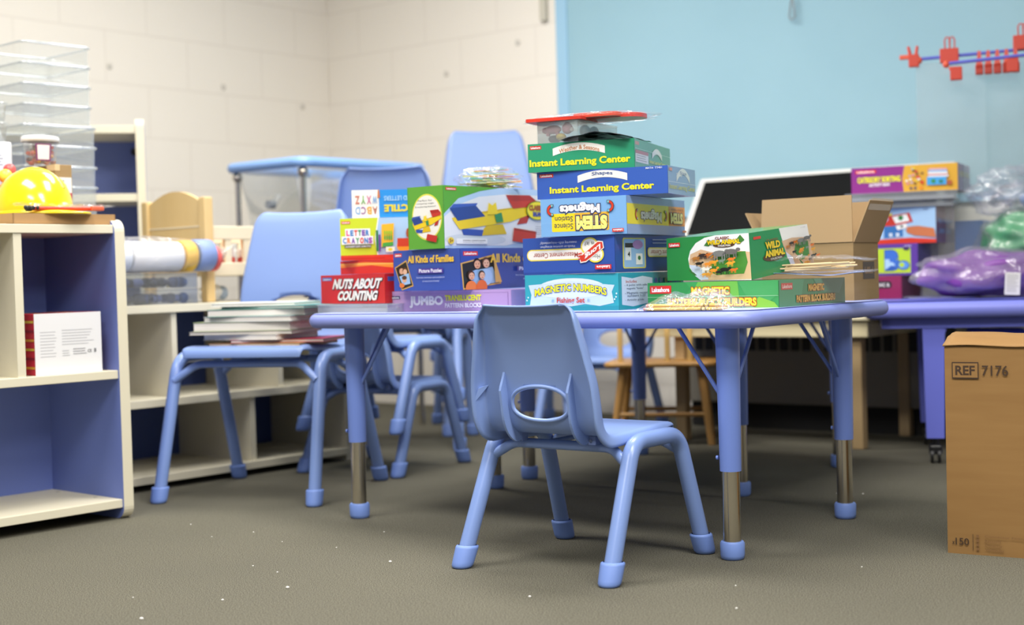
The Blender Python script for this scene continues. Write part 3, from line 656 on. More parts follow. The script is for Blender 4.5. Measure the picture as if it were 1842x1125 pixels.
# -- left group: clear trays, red boxes, alphabet boxes
def tray(name, label, c, th, w, d, z0, z1, group=None):
    t = math.radians(th); U = Vector((math.cos(t), -math.sin(t), 0)); V = Vector((math.sin(t), math.cos(t), 0)); g = G(); h = z1-z0
    openbox(g, w, d, h, CLEAR()); g.box((-w/2-.004, -d/2-.004, h-.003), (w/2+.004, d/2+.004, h), CLEAR()); g.box((-w/2+.01, -d/2+.01, .0016), (w/2-.01, d/2-.01, h*.5), clearmat('frosted_insert', 'e6e6ea', .08, .45, 'dcdce4'))
    return g.build(name, loc=Vector((c[0], c[1], z0))-U*w/2+V*d/2, rz=-t, label=label, cat='tray', group=group)
tray('clear_tray', 'shallow clear plastic tray under the red nuts counting box', (-.335, 3.83), 44, .30, .20, .570, .594)
def f(F):
    F.rect(0, 0, 1, 1, 'd02a26'); F.rect(.025, .80, .18, .92, '4a62b4'); F.text('Lakeshore', .04, .82, .165, .90, 'e8ecf8', .02)
    F.text('NUTS ABOUT', .21, .50, .95, .86, 'f6f4ee', .05, out='2a2a2a', ow=.03, shear=.06, sh='1c1c1c'); F.text('COUNTING', .28, .10, .89, .44, 'f6f4ee', .05, out='2a2a2a', ow=.03, shear=.06, sh='1c1c1c')
def rt(F): F.rect(0, 0, 1, 1, 'b3201f'); F.rect(.1, .75, .8, .9, '44549a')
carton('game_box', 'red counting game box with bold white lettering at the table left end', 'game box', (-.344, 3.88), 48, .305, .09, .595, .676, 'c32824', f, rt)
# red, orange base box
def f(F): F.rect(0, 0, 1, 1, 'd0382a'); F.poly([(0, .5), (.6, .62), (1, .4), (1, .72), (.5, .86), (0, .8)], 'f0a03a'); F.poly([(0, .72), (1, .66), (1, .74), (0, .80)], 'f4d46a')
carton('game_box', 'flat red and orange game box lying on the red counting box', 'game box', (-.325, 3.95), 44, .23, .16, .677, .7155, 'c8302a', f, f)
def alph(F):
    F.rect(0, 0, 1, 1, 'a9c8ee'); F.poly([(0, .12), (.50, .12), (.47, .5), (.52, 1), (0, 1)], 'c8d834'); F.poly([(.50, .12), (.47, .5), (.52, 1), (.535, 1), (.485, .5), (.515, .12)], 'eef2f4'); F.rect(0, 0, 1, .12, 'd23a2a'); F.rect(0, .035, .6, .05, 'b02420')
    F.logo(.02, .87, .14, .93, 'd8442c')
    x = .07
    for row, y, cs in (('LETTER', .58, ('d84a8a', '3a80c8', 'd8442c', '2f9a5a', '7a4ab0', '3a80c8')), ('CRAYONS', .40, ('3a80c8', 'e07a2a', '7a4ab0', '2f9a5a', 'd8442c', '3a80c8', 'a04ab0'))):
        n = len(row); x0, x1 = (.08, .40) if n == 6 else (.03, .44); w = (x1-x0)/n
        F.rect(x0-.01, y-.02, x1+.01, y+.17, 'eef0f4')
        for k, ch in enumerate(row): F.text(ch, x0+k*w+.005, y, x0+(k+1)*w-.003, y+.14, cs[k], .05)
    F.rect(.06, .30, .42, .36, '4a5060'); F.text('ALPHABET SORT & MATCH', .07, .31, .41, .35, 'e6e6e6', .02)
    F.poly([(.56, .30), (.72, .34), (.74, .86), (.57, .84)], 'f2b632'); F.poly([(.57, .30), (.72, .33), (.72, .42), (.58, .40)], '4aa648')
    for k in range(4): F.ell(.61+.03*k, .52, .012, .07, '4aa648', 8); F.ell(.61+.03*k, .64, .012, .06, '8ac03a', 8)
    F.rect(.49, .2, .52, .7, '2f7a4a'); F.rect(.525, .2, .55, .6, '6a3a98'); F.ell(.86, .32, .09, .16, 'f09a2a', 14); F.rect(.78, .30, .94, .50, 'c8402a'); F.ell(.93, .62, .03, .12, 'a8502a', 8); F.rect(.62, .18, .74, .30, 'f0eedc'); F.ell(.68, .24, .03, .035, 'e8d23a')
def onev(name, label, p0, p1, y0, y1, z0, z1, base, fn, dep=.12):
    a = Vector((p0[0], p0[1], 0)); b = Vector((p1[0], p1[1], 0)); d = b-a; th = math.degrees(math.atan2(-d.y, d.x)); L = d.length
    c = (b.x, b.y); return carton(name, label, 'game box', c, th, L, dep, z0, z1, base, fn)
onev('game_box', 'yellow green and blue letter crayons alphabet box above the red boxes', (-.482, 4.05), (-.275, 4.062), 0, 0, .7165, .836, 'e8e4da', alph)
def tact(F):
    F.rect(0, 0, 1, 1, '2f8fe0'); F.rect(0, 0, .42, 1, 'f2efe8')
    for k, ch in enumerate('ABCD'[::-1]): F.text(ch, .05+.09*k, .12, .125+.09*k, .40, ('7aa6d8', '9a6aa0', 'e0a84a', 'b06a5a')[k], .03, True)
    for k, ch in enumerate('WXYZ'[::-1]): F.text(ch, .05+.09*k, .50, .125+.09*k, .80, ('c87a6a', '7ab06a', 'c86a9a', '7aa6d8')[k], .03, True)
    F.text('TACTILE', .50, .20, 1.06, .46, 'e6d23a', .05, True); F.text('LIQUID LETTERS', .50, .60, 1.04, .80, 'a8d4f4', .02, True); F.poly([(.40, .7), (.44, .72), (.43, 1), (.41, 1)], 'c87a4a')
onev('game_box', 'white and blue tactile letters box printed upside down, topmost at the left', (-.447, 4.06), (-.265, 4.072), 0, 0, .837, .916, 'efece4', tact)
# purple jumbo box, blue box peeking from behind it
def f(F):
    F.rect(0, 0, 1, 1, 'b596c4'); F.rect(0, .04, 1, .05, '9a7aae'); F.rect(.975, .05, .98, .86, '9a7aae'); F.rect(.0, .86, .98, .87, '9a7aae')
    F.rect(.02, .62, .12, .78, '3c4470'); F.text('Lakeshore', .027, .64, .113, .76, 'e8ecf8', .02)
    F.text('JUMBO', .20, .18, .475, .76, 'f4f0ee', .05); F.text('TRANSLUCENT', .49, .50, .775, .78, 'ecec3a', .05); F.text('PATTERN BLOCKS', .49, .18, .775, .40, 'efeaf2', .04)
carton('game_box', 'long flat lilac pattern blocks box near the table front edge', 'game box', (-.001, 3.66), 36, .425, .16, .570, .626, 'b596c4', f)
def rt(F): F.rect(0, 0, 1, 1, '2f74c4'); F.text('Lakeshore', .05, .6, .35, .8, '1c3a7a', .02)
carton('game_box', 'flat bright blue box whose end shows beside the lilac box', 'game box', (.058, 3.74), 36, .10, .12, .570, .623, '2f74c4', rt, rt)
def fam(F, w0=1.0, cut=0):
    F.rect(0, 0, 1, 1, '3c55a6'); F.logo(.02, .84, .13, .93, 'd8402c')
    F.poly([(.02, .58), (.20, .76), (.30, .12), (.12, .02)], 'd6a85a'); F.poly([(.035, .57), (.195, .72), (.285, .14), (.125, .05)], '2c2a26')
    F.ell(.12, .52, .045, .09, '3a2418', 14); F.ell(.125, .49, .035, .075, 'd8a486', 14); F.ell(.18, .50, .04, .08, '6a4428', 14); F.ell(.18, .47, .032, .07, 'e2b596', 14)
    F.poly([(.09, .36), (.24, .44), (.26, .18), (.14, .14)], '9cc0e4'); F.ell(.17, .28, .035, .07, 'dca98a', 12); F.ell(.17, .33, .038, .05, '5a3a24', 12); F.ell(.13, .14, .04, .06, 'e0793a', 12)
    F.text('All Kinds of Families', .23, .68, .92, .86, 'f0c43a', .035); F.rect(.38, .42, .76, .54, '54409a'); F.text('Picture Puzzles', .40, .44, .74, .53, 'eceaf6', .03)
    F.text('Increases awareness and acceptance', .36, .29, .78, .345, 'c6cfea', 0); F.text('of every kind of family!', .45, .20, .70, .255, 'c6cfea', 0)
def famr(F):
    F.rect(0, 0, 1, 1, '3950a2'); F.logo(.03, .82, .18, .92, 'd8402c')
    F.poly([(.0, .64), (.34, .84), (.42, .12), (.02, .0)], 'd6a85a'); F.poly([(.015, .62), (.33, .79), (.40, .15), (.03, .04)], '2c2a26')
    def person(x, y, s, hair, skin, shirt, q=1.9):
        F.ell(x, y-.19*s*q, .075*s, .12*s*q, shirt, 16); F.ell(x, y+.015*s*q, .046*s, .075*s*q, hair, 16); F.ell(x+.004, y, .036*s, .060*s*q, skin, 16)
        F.ell(x-.012*s, y+.01*s*q, .006*s, .007*s*q, '2a1c14', 8); F.ell(x+.018*s, y+.01*s*q, .006*s, .007*s*q, '2a1c14', 8); F.ell(x+.004*s, y-.030*s*q, .014*s, .006*s*q, 'b85a4a', 8)
    F.poly([(.10, .44), (.33, .54), (.395, .16), (.14, .09)], '9cbede'); person(.165, .60, .9, '2e1c12', 'dca784', '8fb4dc'); person(.255, .62, .9, '5a3820', 'e6b898', 'a4c6e8'); person(.095, .32, .8, '4a2c1a', 'dca98a', 'e0793a'); person(.20, .33, .75, '3a2418', 'e2b596', 'd8692e')
    F.poly([(.34, .16), (.41, .16), (.345, .70), (.335, .74), (.33, .70)], 'd6a85a')
    F.text('All Kinds of Families', .29, .64, 1.02, .86, 'f0c43a', .035); F.rect(.58, .42, .98, .54, '54409a'); F.text('Picture Puzzles', .60, .44, .96, .53, 'eceaf6', .03)
    F.text('Increases awareness and acceptance', .56, .29, .97, .345, 'c6cfea', 0); F.text('of every kind of family!', .64, .20, .88, .255, 'c6cfea', 0)
carton('game_box', 'deep blue family picture puzzles box under the green balance box', 'game box', (-.131, 3.70), 38, .234, .40, .627, .736, '3950a2', fam, famr)
def toy(F, x0, y0, sx, sy):
    P = lambda pts: [(x0+sx*a, y0+sy*b) for a, b in pts]
    F.poly(P([(.30, .0), (.62, .05), (.58, .28), (.40, .26)]), 'e0bc20'); F.poly(P([(.14, .02), (.34, .0), (.36, .14), (.12, .16)]), '2f50a8'); F.poly(P([(.74, .28), (.86, .32), (.90, .52), (.80, .50)]), 'b4302c')
    F.poly(P([(.02, .40), (.96, .76), (.98, .60), (.66, .34), (.10, .14)]), 'f0cf26'); F.poly(P([(.02, .40), (.96, .76), (.99, .79), (.30, .55)]), 'd8b41c')
    F.poly(P([(.0, .62), (.28, .70), (.38, .46), (.08, .34)]), '2a4690'); F.poly(P([(.0, .62), (.28, .70), (.30, .76), (.04, .72)]), '3c5cb4')
    F.poly(P([(.62, .98), (.90, 1.0), (.98, .86), (.96, .74), (.70, .66)]), 'c8382e'); F.poly(P([(.62, .98), (.90, 1.0), (.97, .88), (.68, .84)]), 'b02c2a')
    F.poly(P([(.42, .78), (.46, .72), (.50, .80), (.52, .52), (.40, .50)]), 'f2d42c'); F.poly(P([(.48, .50), (.56, .56), (.58, .34), (.50, .32)]), '2f8f5a')
def f(F):
    F.rect(0, 0, 1, 1, '62a83c'); F.rect(0, 0, .02, 1, '569832'); F.ell(.54, .51, .42, .37, 'e4e25a', 40); F.ell(.54, .51, .39, .345, 'f0efe8', 40)
    for k, s in enumerate(('Perfect for', 'comparing weight', '& exploring balance!')): F.text(s, .30-.04*k, .76-.05*k, .70+.05*k, .79-.05*k, '6a6a6a', 0)
    toy(F, .12, .26, .84, .36); F.poly([(.56, .24), (.84, .20), (.80, .10), (.52, .14)], 'c2332d')
def rt(F):
    F.rect(0, 0, 1, 1, 'b4d0ee'); F.poly([(0, .55), (.0, 1), (.55, 1), (.35, .93), (.14, .80)], '5aa63a')
    F.poly([(0, .04), (.0, .50), (.14, .70), (.34, .84), (.62, .90), (1, .90), (1, .2), (.6, .04)], 'e6e8ec'); F.ell(.3, .14, .3, .10, 'd2d8e0', 24)
    F.logo(.02, .925, .12, .97, 'd8402c'); toy(F, .05, .20, .90, .70); F.poly([(.68, .34), (.92, .28), (.90, .06), (.66, .12)], 'c8302a'); F.poly([(.68, .34), (.92, .28), (.92, .25), (.68, .30)], 'a8241f')
    F.ell(.05, .12, .028, .055, 'f0d23a', 16); F.text('5+', .035, .09, .068, .15, '7a3a1a', .03); F.rr(.10, .07, .40, .155, 'f0f0ee', .2); F.text('WARNING: CHOKING HAZARD', .16, .115, .38, .135, '6a6a6a', .02); F.text('Small parts. Not for children', .16, .085, .36, .105, '8a8a8a', 0)
    F.ell(.93, .64, .12, .165, '5f7a20', 24); F.ell(.93, .64, .11, .15, 'f2e236', 24); F.text('CLASSIC', .84, .64, 1.0, .73, 'b0642c', .06, out='5a3a1a'); F.text('BALANCE', .88, .54, 1.0, .62, '2f50a8', .06, out='7a2a1a'); F.lines(.90, .22, .99, .38, 5, '9aa0aa')
carton('toy_box', 'large green box picturing a yellow balance toy with red and blue pans', 'toy box', (-.171, 3.72), 37, .123, .44, .737, .902, '62a83c', f, rt, top='6fae50')
# bag of coloured sticks
r = empty('bag_of_craft_sticks', (-.055, 3.98, .9025), math.radians(20), 'clear bag of coloured craft sticks on the green balance box', 'bag')
random.seed(3); g = G()
for k in range(46):
    c = random.choice(('e28a3c', '5aa068', 'd8c24a', 'c8502e', '6ab0b0', 'e8b070', 'f0e8d8', 'a8622e')); x = random.uniform(-.03, .04); y = random.uniform(-.05, .05); z = .004+.052*random.random()*(1-(y/.06)**2)*(1-(x/.1)**2)
    T = Matrix.Translation((x, y, z)) @ Matrix.Rotation(random.uniform(-.25, .25), 4, 'Z') @ Matrix.Rotation(random.uniform(-.12, .12), 4, 'Y'); g.box((-.05, -.004, 0), (.05, .004, .0018), M(c, .6), T)
o = g.build('craft_sticks', parent=r, kind='stuff')
g = G(); g.ell((0, 0, .030), (.092, .068, .034), FILM(), 22, disp=.25, seed=8, fr=8); g.build('clear_bag', parent=r)

# -- right group
def f(F):
    F.rect(0, 0, 1, 1, '3a9a50'); F.poly([(.0, 0), (.22, 0), (.34, .75), (.30, 1), (0, 1)], '33904a'); F.poly([(.34, .5), (.4, 1), (.7, 1), (.72, .0), (.3, 0)], '6cb648'); F.poly([(.7, 1), (.78, .3), (.9, .1), (1, .5), (1, 1)], '45a058'); F.poly([(.75, 0), (.86, .4), (.97, .2), (1, 0)], '84c040')
    F.logo(.02, .58, .19, .88); F.text('MAGNETIC', .35, .50, .64, .80, 'f2e23a', .05, out='c8321e', ow=.07); F.text('PATTERN BLOCK BUILDERS', .16, .08, .84, .38, 'f2e23a', .05, out='c8321e', ow=.07); F.rect(0, .44, 1, .45, 'bfe0b8')
def rt(F):
    F.rect(0, 0, 1, 1, '3d8058'); F.poly([(.0, 0), (.3, 0), (.36, 1), (0, 1)], '47906a'); F.poly([(.5, 1), (.6, .5), (.9, .4), (1, 1)], '4f8a70'); F.rect(.03, .64, .19, .88, 'c84a44'); F.text('Lakeshore', .045, .69, .18, .83, 'f0d8d4', .02)
    F.text('MAGNETIC', .42, .54, .66, .80, 'd6a84a', .05, out='a8463a', ow=.05); F.text('PATTERN BLOCK BUILDERS', .24, .14, .83, .40, 'd6a84a', .05, out='a8463a', ow=.05)
carton('game_box', 'flat green magnetic pattern blocks box under the wild animal box', 'game box', (.612, 3.26), 36, .346, .38, .570, .633, '3d8f55', f, rt)
# wild animal box: tapered and tilted, resting on the green box and the bag of sticks
LB = [Vector(p) for p in ((.385, 3.50, .637), (.572, 3.385, .634), (.768, 3.605, .668), (.58, 3.73, .671))]
LT = [Vector(p) for p in ((.386, 3.515, .741), (.570, 3.40, .746), (.737, 3.615, .768), (.55, 3.74, .763))]
nf = (LB[1]-LB[0]).cross(LT[1]-LB[0]); LT[0].y -= (LT[0]-LB[0]).dot(nf)/nf.y
nf = (LB[2]-LB[1]).cross(LT[1]-LB[1]).normalized(); LT[2] = LT[2] - nf*(LT[2]-LB[1]).dot(nf)
g = G(); cen = (LB[0]+LB[2])/2; cen.z = .634
rel = lambda p: p-cen
g.hexa([rel(p) for p in LB] + [rel(p) for p in LT], M('2a8a44', .25, coat=.3))
def bil(a, b, c, d): return lambda u, v: (a*(1-u)+b*u)*(1-v) + (d*(1-u)+c*u)*v
def animals(F, cx, cy, sx, sy, q=1):
    P = lambda x, y: (cx+sx*x, cy+sy*y); s = .05*q
    items = [(-.42, .10, '4a8a3c', 0), (.0, .0, '3c8a34', 0)]
    for x, y, c, n, k in ((-.80, .28, 'b87838', .9, 1.1), (-.55, .40, '3a2e2c', 0, 1.2), (-.33, .42, 'c86a28', 0, 1.0), (-.20, .38, 'd89030', 0, .9), (.02, .44, '7a7a78', 0, 2.0), (.42, .50, '6a6664', 0, 1.8), (-.66, .02, '26241f', 0, 1.0), (-.18, .06, 'e09a30', 0, 1.1), (-.42, -.22, 'e8e4dc', 0, 1.2), (-.34, -.02, 'dd8a2e', 0, 1.0), (.12, .10, '7a8a7a', 0, .8),
                         (.45, .16, 'e0762a', 0, .9), (.42, -.02, 'dca030', 0, 1.0), (-.12, -.32, 'e0902e', .4, 1.1), (.06, -.40, '2a2622', 0, .9), (.26, -.30, '201e1c', 0, 1.3), (.55, -.32, 'd8702a', 0, .9), (-.38, -.50, 'd89a3a', 0, .9), (-.26, -.52, 'c88a30', 0, .8)):
        critter(F, *P(x, y), s*k, c, n, asp=.62)
    F.poly([P(-.9, -.28), P(-.72, -.42), P(-.62, -.55), (P(-.70, -.56)), P(-.84, -.40)], '3a6a38')
def wild(F):
    F.rect(0, 0, 1, 1, '2a8a44'); F.poly([(1, 0), (1, 1), (.60, 1), (.47, .96), (.36, .85), (.29, .68), (.262, .50), (.275, .30), (.33, .12), (.41, 0)], 'f0f0f0')
    F.poly([(.27, .38), (.29, .60), (.42, .70), (.60, .60), (.78, .66), (1, .60), (1, 0.02), (.42, .0), (.33, .14)], 'd8b490'); F.poly([(.27, .36), (.33, .12), (.40, .01), (.50, .02), (.44, .26), (.36, .34)], 'ccd6f0')
    F.poly([(.48, .22), (.60, .12), (.92, .14), (.97, .38), (.95, .62), (.70, .60), (.54, .42)], '4a8a3a')
    F.poly([(.46, .78), (.52, .92), (.56, .82), (.52, .76)], '3f7a34'); F.poly([(.84, .86), (.90, .98), (.95, .86), (.90, .80)], '3f7a34')
    F.ell(.70, .78, .13, .06, '5a3a24', 20); F.text('CLASSIC', .60, .90, .77, .96, '7a2a22', .03); F.text('WILD ANIMAL', .50, .79, .90, .89, 'f0c81e', .05, out='3f5a20'); F.text('COLLECTION', .63, .74, .78, .78, 'f0ece4', .03)
    F.logo(.03, .78, .17, .88); animals(F, .65, .36, .36, .5, 1.35)
def wild2(F):
    F.rect(0, 0, 1, 1, '2a8a50'); F.poly([(.50, 1), (1, 1), (1, 0), (.68, 0), (.58, .3)], 'ecebea'); F.poly([(.52, .70), (.7, .74), (1, .68), (1, 0), (.68, .02), (.60, .25)], 'd2b090'); F.poly([(.56, .45), (.62, .1), (.70, .02), (.66, .3)], 'ccd4ec')
    F.poly([(.70, .40), (.80, .18), (.94, .2), (.96, .6), (.76, .66)], '4a8a3a'); F.rect(.06, .84, .18, .90, 'd0402c'); F.ell(.37, .40, .18, .10, '5a3a24', 20)
    F.text('CLASSIC', .26, .76, .46, .80, '8a5a30', .02); F.text('WILD', .24, .58, .48, .74, 'ecc824', .05, out='3f5a20'); F.text('ANIMAL', .22, .40, .54, .55, 'ecc824', .05, out='3f5a20'); F.text('COLLECTION', .30, .33, .48, .37, 'e8e4dc', .02); F.text('LC1290', .86, .93, .94, .95, '8a8a8a', 0)
    animals(F, .79, .40, .24, .55, 1.0)
Fa = Face(g, rel(LB[0]), LB[1]-LB[0], LT[0]-LB[0], .25, bil(*[rel(p) for p in (LB[0], LB[1], LT[1], LT[0])])); wild(Fa)
Fb = Face(g, rel(LB[1]), LB[2]-LB[1], LT[1]-LB[1], .25, bil(*[rel(p) for p in (LB[1], LB[2], LT[2], LT[1])])); wild2(Fb)
g.build('toy_box', loc=cen, label='green and white wild animal collection box tilted on the flat green box', cat='toy box')
# bag of wooden sticks and paper under the tilted box
r = empty('bag_of_wooden_sticks', (.735, 3.52, .634), math.radians(-8), 'clear bag of pale wooden sticks sliding out under the tilted animal box', 'bag')
g = G(); g2 = G(); random.seed(5)
for k in range(26):
    T = Matrix.Translation((random.uniform(-.03, .05), random.uniform(-.05, .05), .020+.012*random.random())) @ Matrix.Rotation(random.uniform(-.2, .2), 4, 'Z'); g.tube([T @ Vector((-.08, 0, 0)), T @ Vector((.07, 0, .004))], .0022, M('dcc294', .6), 6)
g.build('wooden_sticks', parent=r, kind='stuff')
sheet(g2, .26, .15, M('93a8dd', .5), lambda u, v: .010+.004*math.sin(u*7)+.003*fol(u, v, 4)); g2.build('blue_paper', parent=r)
g = G(); sheet(g, .32, .17, FILM(), lambda u, v: .040+.010*fol(u, v, 6, 2)+.012*math.sin(u*3), 34, 18); sheet(g, .32, .17, FILM(), lambda u, v: .014+.008*fol(u, v, 6, 9), 34, 18); o = g.build('clear_bag', parent=r)
# bag with yellow pencils at the front edge
r = empty('bag_of_pencils', (.410, 3.225, .5705), math.radians(-35), 'clear bag of yellow pencils lying at the table front edge', 'bag')
PY = M('e6b84a', .4); random.seed(2)
for k, (x, y, z) in enumerate(((-.01, -.030, .004), (0, -.020, .004), (-.006, -.024, .0115), (.004, -.012, .004), (-.01, -.015, .0115), (.0, -.004, .004))):
    g = G(); g.tube([(x-.09, y, z), (x+.074, y+.002, z)], .0037, PY, 6); g.tube([(x-.1, y, z), (x-.094, y, z)], .0036, M('e08a86', .6), 8); g.tube([(x-.094, y, z), (x-.09, y, z)], .0039, M('b8b090', .3, 1), 8)
    g.tube([(x+.074, y+.002, z), (x+.090, y+.002, z)], [.0036, .0007], M('e2c08a', .6), 8)
    for q in (.045, .056): g.tube([(x+q, y+.0019, z), (x+q+.004, y+.0019, z)], .0039, M('3a3026', .5), 8)
    g.build('pencil', parent=r)
g = G()
def pb(u, v): e = min(u, 1-u, v*1.3, (1-v)*1.3); return .002+.046*min(1, e*3.6)*(.55+.3*math.sin(u*9)*0+.45*u)*(1+.5*fol(u, v, 7, 1))
sheet(g, .27, .10, FILM(), pb, 40, 16); g.build('clear_bag', parent=r)
# open kraft carton
t = math.radians(36); U = Vector((math.cos(t), -math.sin(t), 0)); V = Vector((math.sin(t), math.cos(t), 0)); w, d, h = .262, .17, .153
r = empty('open_carton', Vector((.891, 3.70, .5705)) - U*w/2 + V*d/2, -t, 'open brown cardboard carton with raised flaps behind the green boxes', 'carton'); e = .003
g = G(); g.box((-w/2, -d/2, 0), (w/2, -d/2+e, h), KRAFT); g.box((-w/2, d/2-e, 0), (w/2, d/2, h), KRAFT); g.box((-w/2, -d/2+e, 0), (-w/2+e, d/2-e, h), KRAFT); g.box((w/2-e, -d/2+e, 0), (w/2, d/2-e, h), KRAFT); g.box((-w/2+e, -d/2+e, 0), (w/2-e, d/2-e, e), KRAFT)
F = Face(g, (w/2, -d/2, 0), (0, d, 0), (0, 0, h), .6); F.rect(.36, .36, .82, .66, '3a2c26'); F.text('fulfilled', .42, .45, .76, .57, '9a7a58', .02); g.build('body', parent=r)
def flap(a, b, out, L, n='flap'):
    a = Vector(a); b = Vector(b); out = Vector(out).normalized(); q = (b-a).cross(out).normalized()*e; ins = (b-a)*.015
    G().hexa([a, b, b+q, a+q, a+out*L+ins, b+out*L-ins, b+out*L-ins+q, a+out*L+ins+q], KRAFTD).build(n, parent=r)
flap((-w/2, -d/2, h), (w/2, -d/2, h), (0, .06, 1), .122); flap((w/2, d/2, h), (-w/2, d/2, h), (0, .0, 1), .110)
flap((w/2, -d/2, h), (w/2, d/2, h), (.42, .0, 1), .116); flap((-w/2, d/2, h), (-w/2, -d/2, h), (-.5, 0, 1), .10)
g = G(); a = Vector((w/2+.036, -d/2+.01, h+.082)); g.add([a+Vector((.002, 0, 0)), a+Vector((.002, .15, 0)), a+Vector((.014, .15, .03)), a+Vector((.014, 0, .03))], [(0, 1, 2, 3)], clearmat('packing_tape', 'ead9c0', .15, .3, 'd8c8b0')); g.build('packing_tape', parent=r)

# ================================================================ THINGS ON THE VIOLET TABLE
def f(F): F.rect(0, 0, 1, 1, '8c2450'); F.rr(.05, .46, .72, .78, '2a2426', .4); F.text('EXTRAC &', .1, .54, .66, .70, 'e4dcd8', .03)
carton('game_box', 'maroon game box with black label at the bottom behind the purple bag', 'game box', (1.357, 4.95), 32, .122, .26, .5425, .622, '7d2048', f)
def f(F):
    F.rect(0, 0, 1, 1, '5c3a96'); F.rect(.02, .08, .86, .86, 'b4d432'); F.text('B', .36, .16, .64, .80, '3c6ec8', .10, out='2a3a7a', ow=.03); F.text('b', .36, .16, .56, .52, 'a8ccf2', .10, out='2f5ab0', ow=.02)
    F.ell(.72, .32, .12, .15, '2a3a7a'); F.ell(.72, .32, .105, .13, '5a92dc'); F.ell(.69, .33, .05, .075, 'b4d432'); F.text('LE356', .74, .90, .88, .95, 'e0d8f0', .01); F.ell(.78, .84, .06, .05, '3a2a5a')
def rt(F): F.rect(0, 0, 1, 1, '4c3c80'); F.lines(.1, .3, .8, .8, 5, '6a6aa8')
carton('game_box', 'purple letter box with a big blue B on lime green square', 'game box', (1.416, 4.95), 32, .181, .26, .6235, .734, '4c3c80', f, rt)
G().box((-.05, -.05, 0), (.05, .05, .27), M('2f74c4', .3), bev=.004).build('toy_box', loc=(1.665, 5.13, .5415), rz=math.radians(-32), label='bright blue box edge showing behind the purple letter box stack', cat='toy box')
def f(F):
    F.rect(0, 0, 1, 1, 'a8cbec'); F.poly([(0, 0), (1, 0), (1, .10), (.7, .16), (.0, .10)], 'd43a24'); F.text("What's the Beginning", -.0, .72, .50, .92, 'f0e040', .04, out='4a6ac0'); F.text('Letter Sound?', .0, .45, .40, .64, 'f0eefa', .04, out='4a6ac0')
    F.poly([(.40, .16), (.62, .20), (.62, .56), (.40, .50)], '3a76b8'); F.poly([(.37, .50), (.48, .74), (.50, .50)], 'c8382a'); F.poly([(.44, .78), (.70, .86), (.74, .60), (.50, .50)], 'c8382a'); F.poly([(.50, .76), (.67, .82), (.70, .63), (.54, .57)], 'eef2ee'); F.ell(.60, .72, .03, .07, '2f7a3c')
    for k in (.46, .54): F.rect(k, .2, k+.04, .3, 'd8e4f0')
    F.poly([(.54, .50), (.66, .56), (.68, .44), (.56, .38)], 'f2f2ee'); F.ell(.61, .48, .02, .03, '3a4a3a'); F.ell(.76, .36, .10, .12, 'c8764a', 20); F.poly([(.66, .46), (.80, .48), (.98, .40), (1, .14), (.74, .22)], 'c8764a'); F.rect(.86, .93, .92, .95, '6a7a9a')
def rt(F): F.rect(0, 0, 1, 1, '7c4a72'); F.text("What's the Beginning", .06, .50, .92, .70, '7a9ae0', .03, out='5a4a90', shear=.05); F.text('Letter Sound', .12, .26, .8, .44, '8aa0d8', .03, out='5a4a90', shear=.05)
carton('game_box', 'light blue letter sound box picturing a hand posting a card in toy house', 'game box', (1.481, 4.95), 30, .302, .28, .735, .860, 'a03a4a', f, rt)
tray('clear_tray', 'clear plastic tray directly above the letter sound box', (1.536, 4.92), 22, .335, .22, .861, .884)
tray('clear_tray', 'clear plastic tray right under the purple sorting box', (1.540, 4.90), 20, .375, .25, .8845, .914)
def f(F):
    F.rect(0, 0, 1, 1, '8a2f86'); F.poly([(.50, 0), (.485, .5), (.51, 1), (1, 1), (1, 0)], 'd8a63a'); F.logo(.04, .78, .24, .90, 'd4342c'); F.text('CATEGORY SORTING', .06, .42, .47, .64, 'ece63a', .05, out='5a2a6a', ow=.03); F.text('ACTIVITY BOX', .17, .27, .37, .39, 'f0ecf4', .04)
    random.seed(11)
    for k in range(22): F.ell(random.uniform(.53, .68), random.uniform(.3, .88), .014, .045, random.choice(('e8e4d8', 'd88a9a', 'c84a3a', 'e0c83a', '7a5a3a', 'b8a8b8')), 8)
    F.ell(.57, .14, .013, .05, '3a3a6a', 10); F.ell(.61, .14, .013, .05, '3a3a6a', 10); F.ell(.665, .14, .018, .06, 'e08a2a', 10); F.rect(.66, .28, .69, .4, 'c8402e')
    F.poly([(.72, .22), (.90, .22), (.90, .52), (.72, .52)], '4aa0dc'); F.poly([(.73, .52), (.92, .50), (.90, .82), (.75, .84)], 'e0e4ec')
    for k, c in enumerate(('c85a5a', 'e8e8e8', '5aa0dc', 'd88a9a')): F.poly([(.73, .58+.07*k), (.91, .56+.07*k), (.91, .60+.07*k), (.73, .62+.07*k)], c)
    F.ell(.78, .36, .02, .07, '3a8a4a'); F.ell(.85, .34, .02, .06, '2f7a6a'); F.ell(.93, .28, .025, .09, 'a85a3a')
def rt(F): F.rect(0, 0, 1, 1, '8e6a92'); F.text('CATEGORY SORTING', .1, .52, .95, .72, 'c8b870', .05); F.text('ACTIVITY BOX', .35, .34, .75, .46, 'c8bcd0', .04); F.rect(.1, .8, .25, .9, 'b0606a')
carton('game_box', 'purple and mustard category sorting box on top of the right stack', 'game box', (1.560, 4.95), 27, .369, .25, .9155, 1.010, '8e6a92', f, rt)
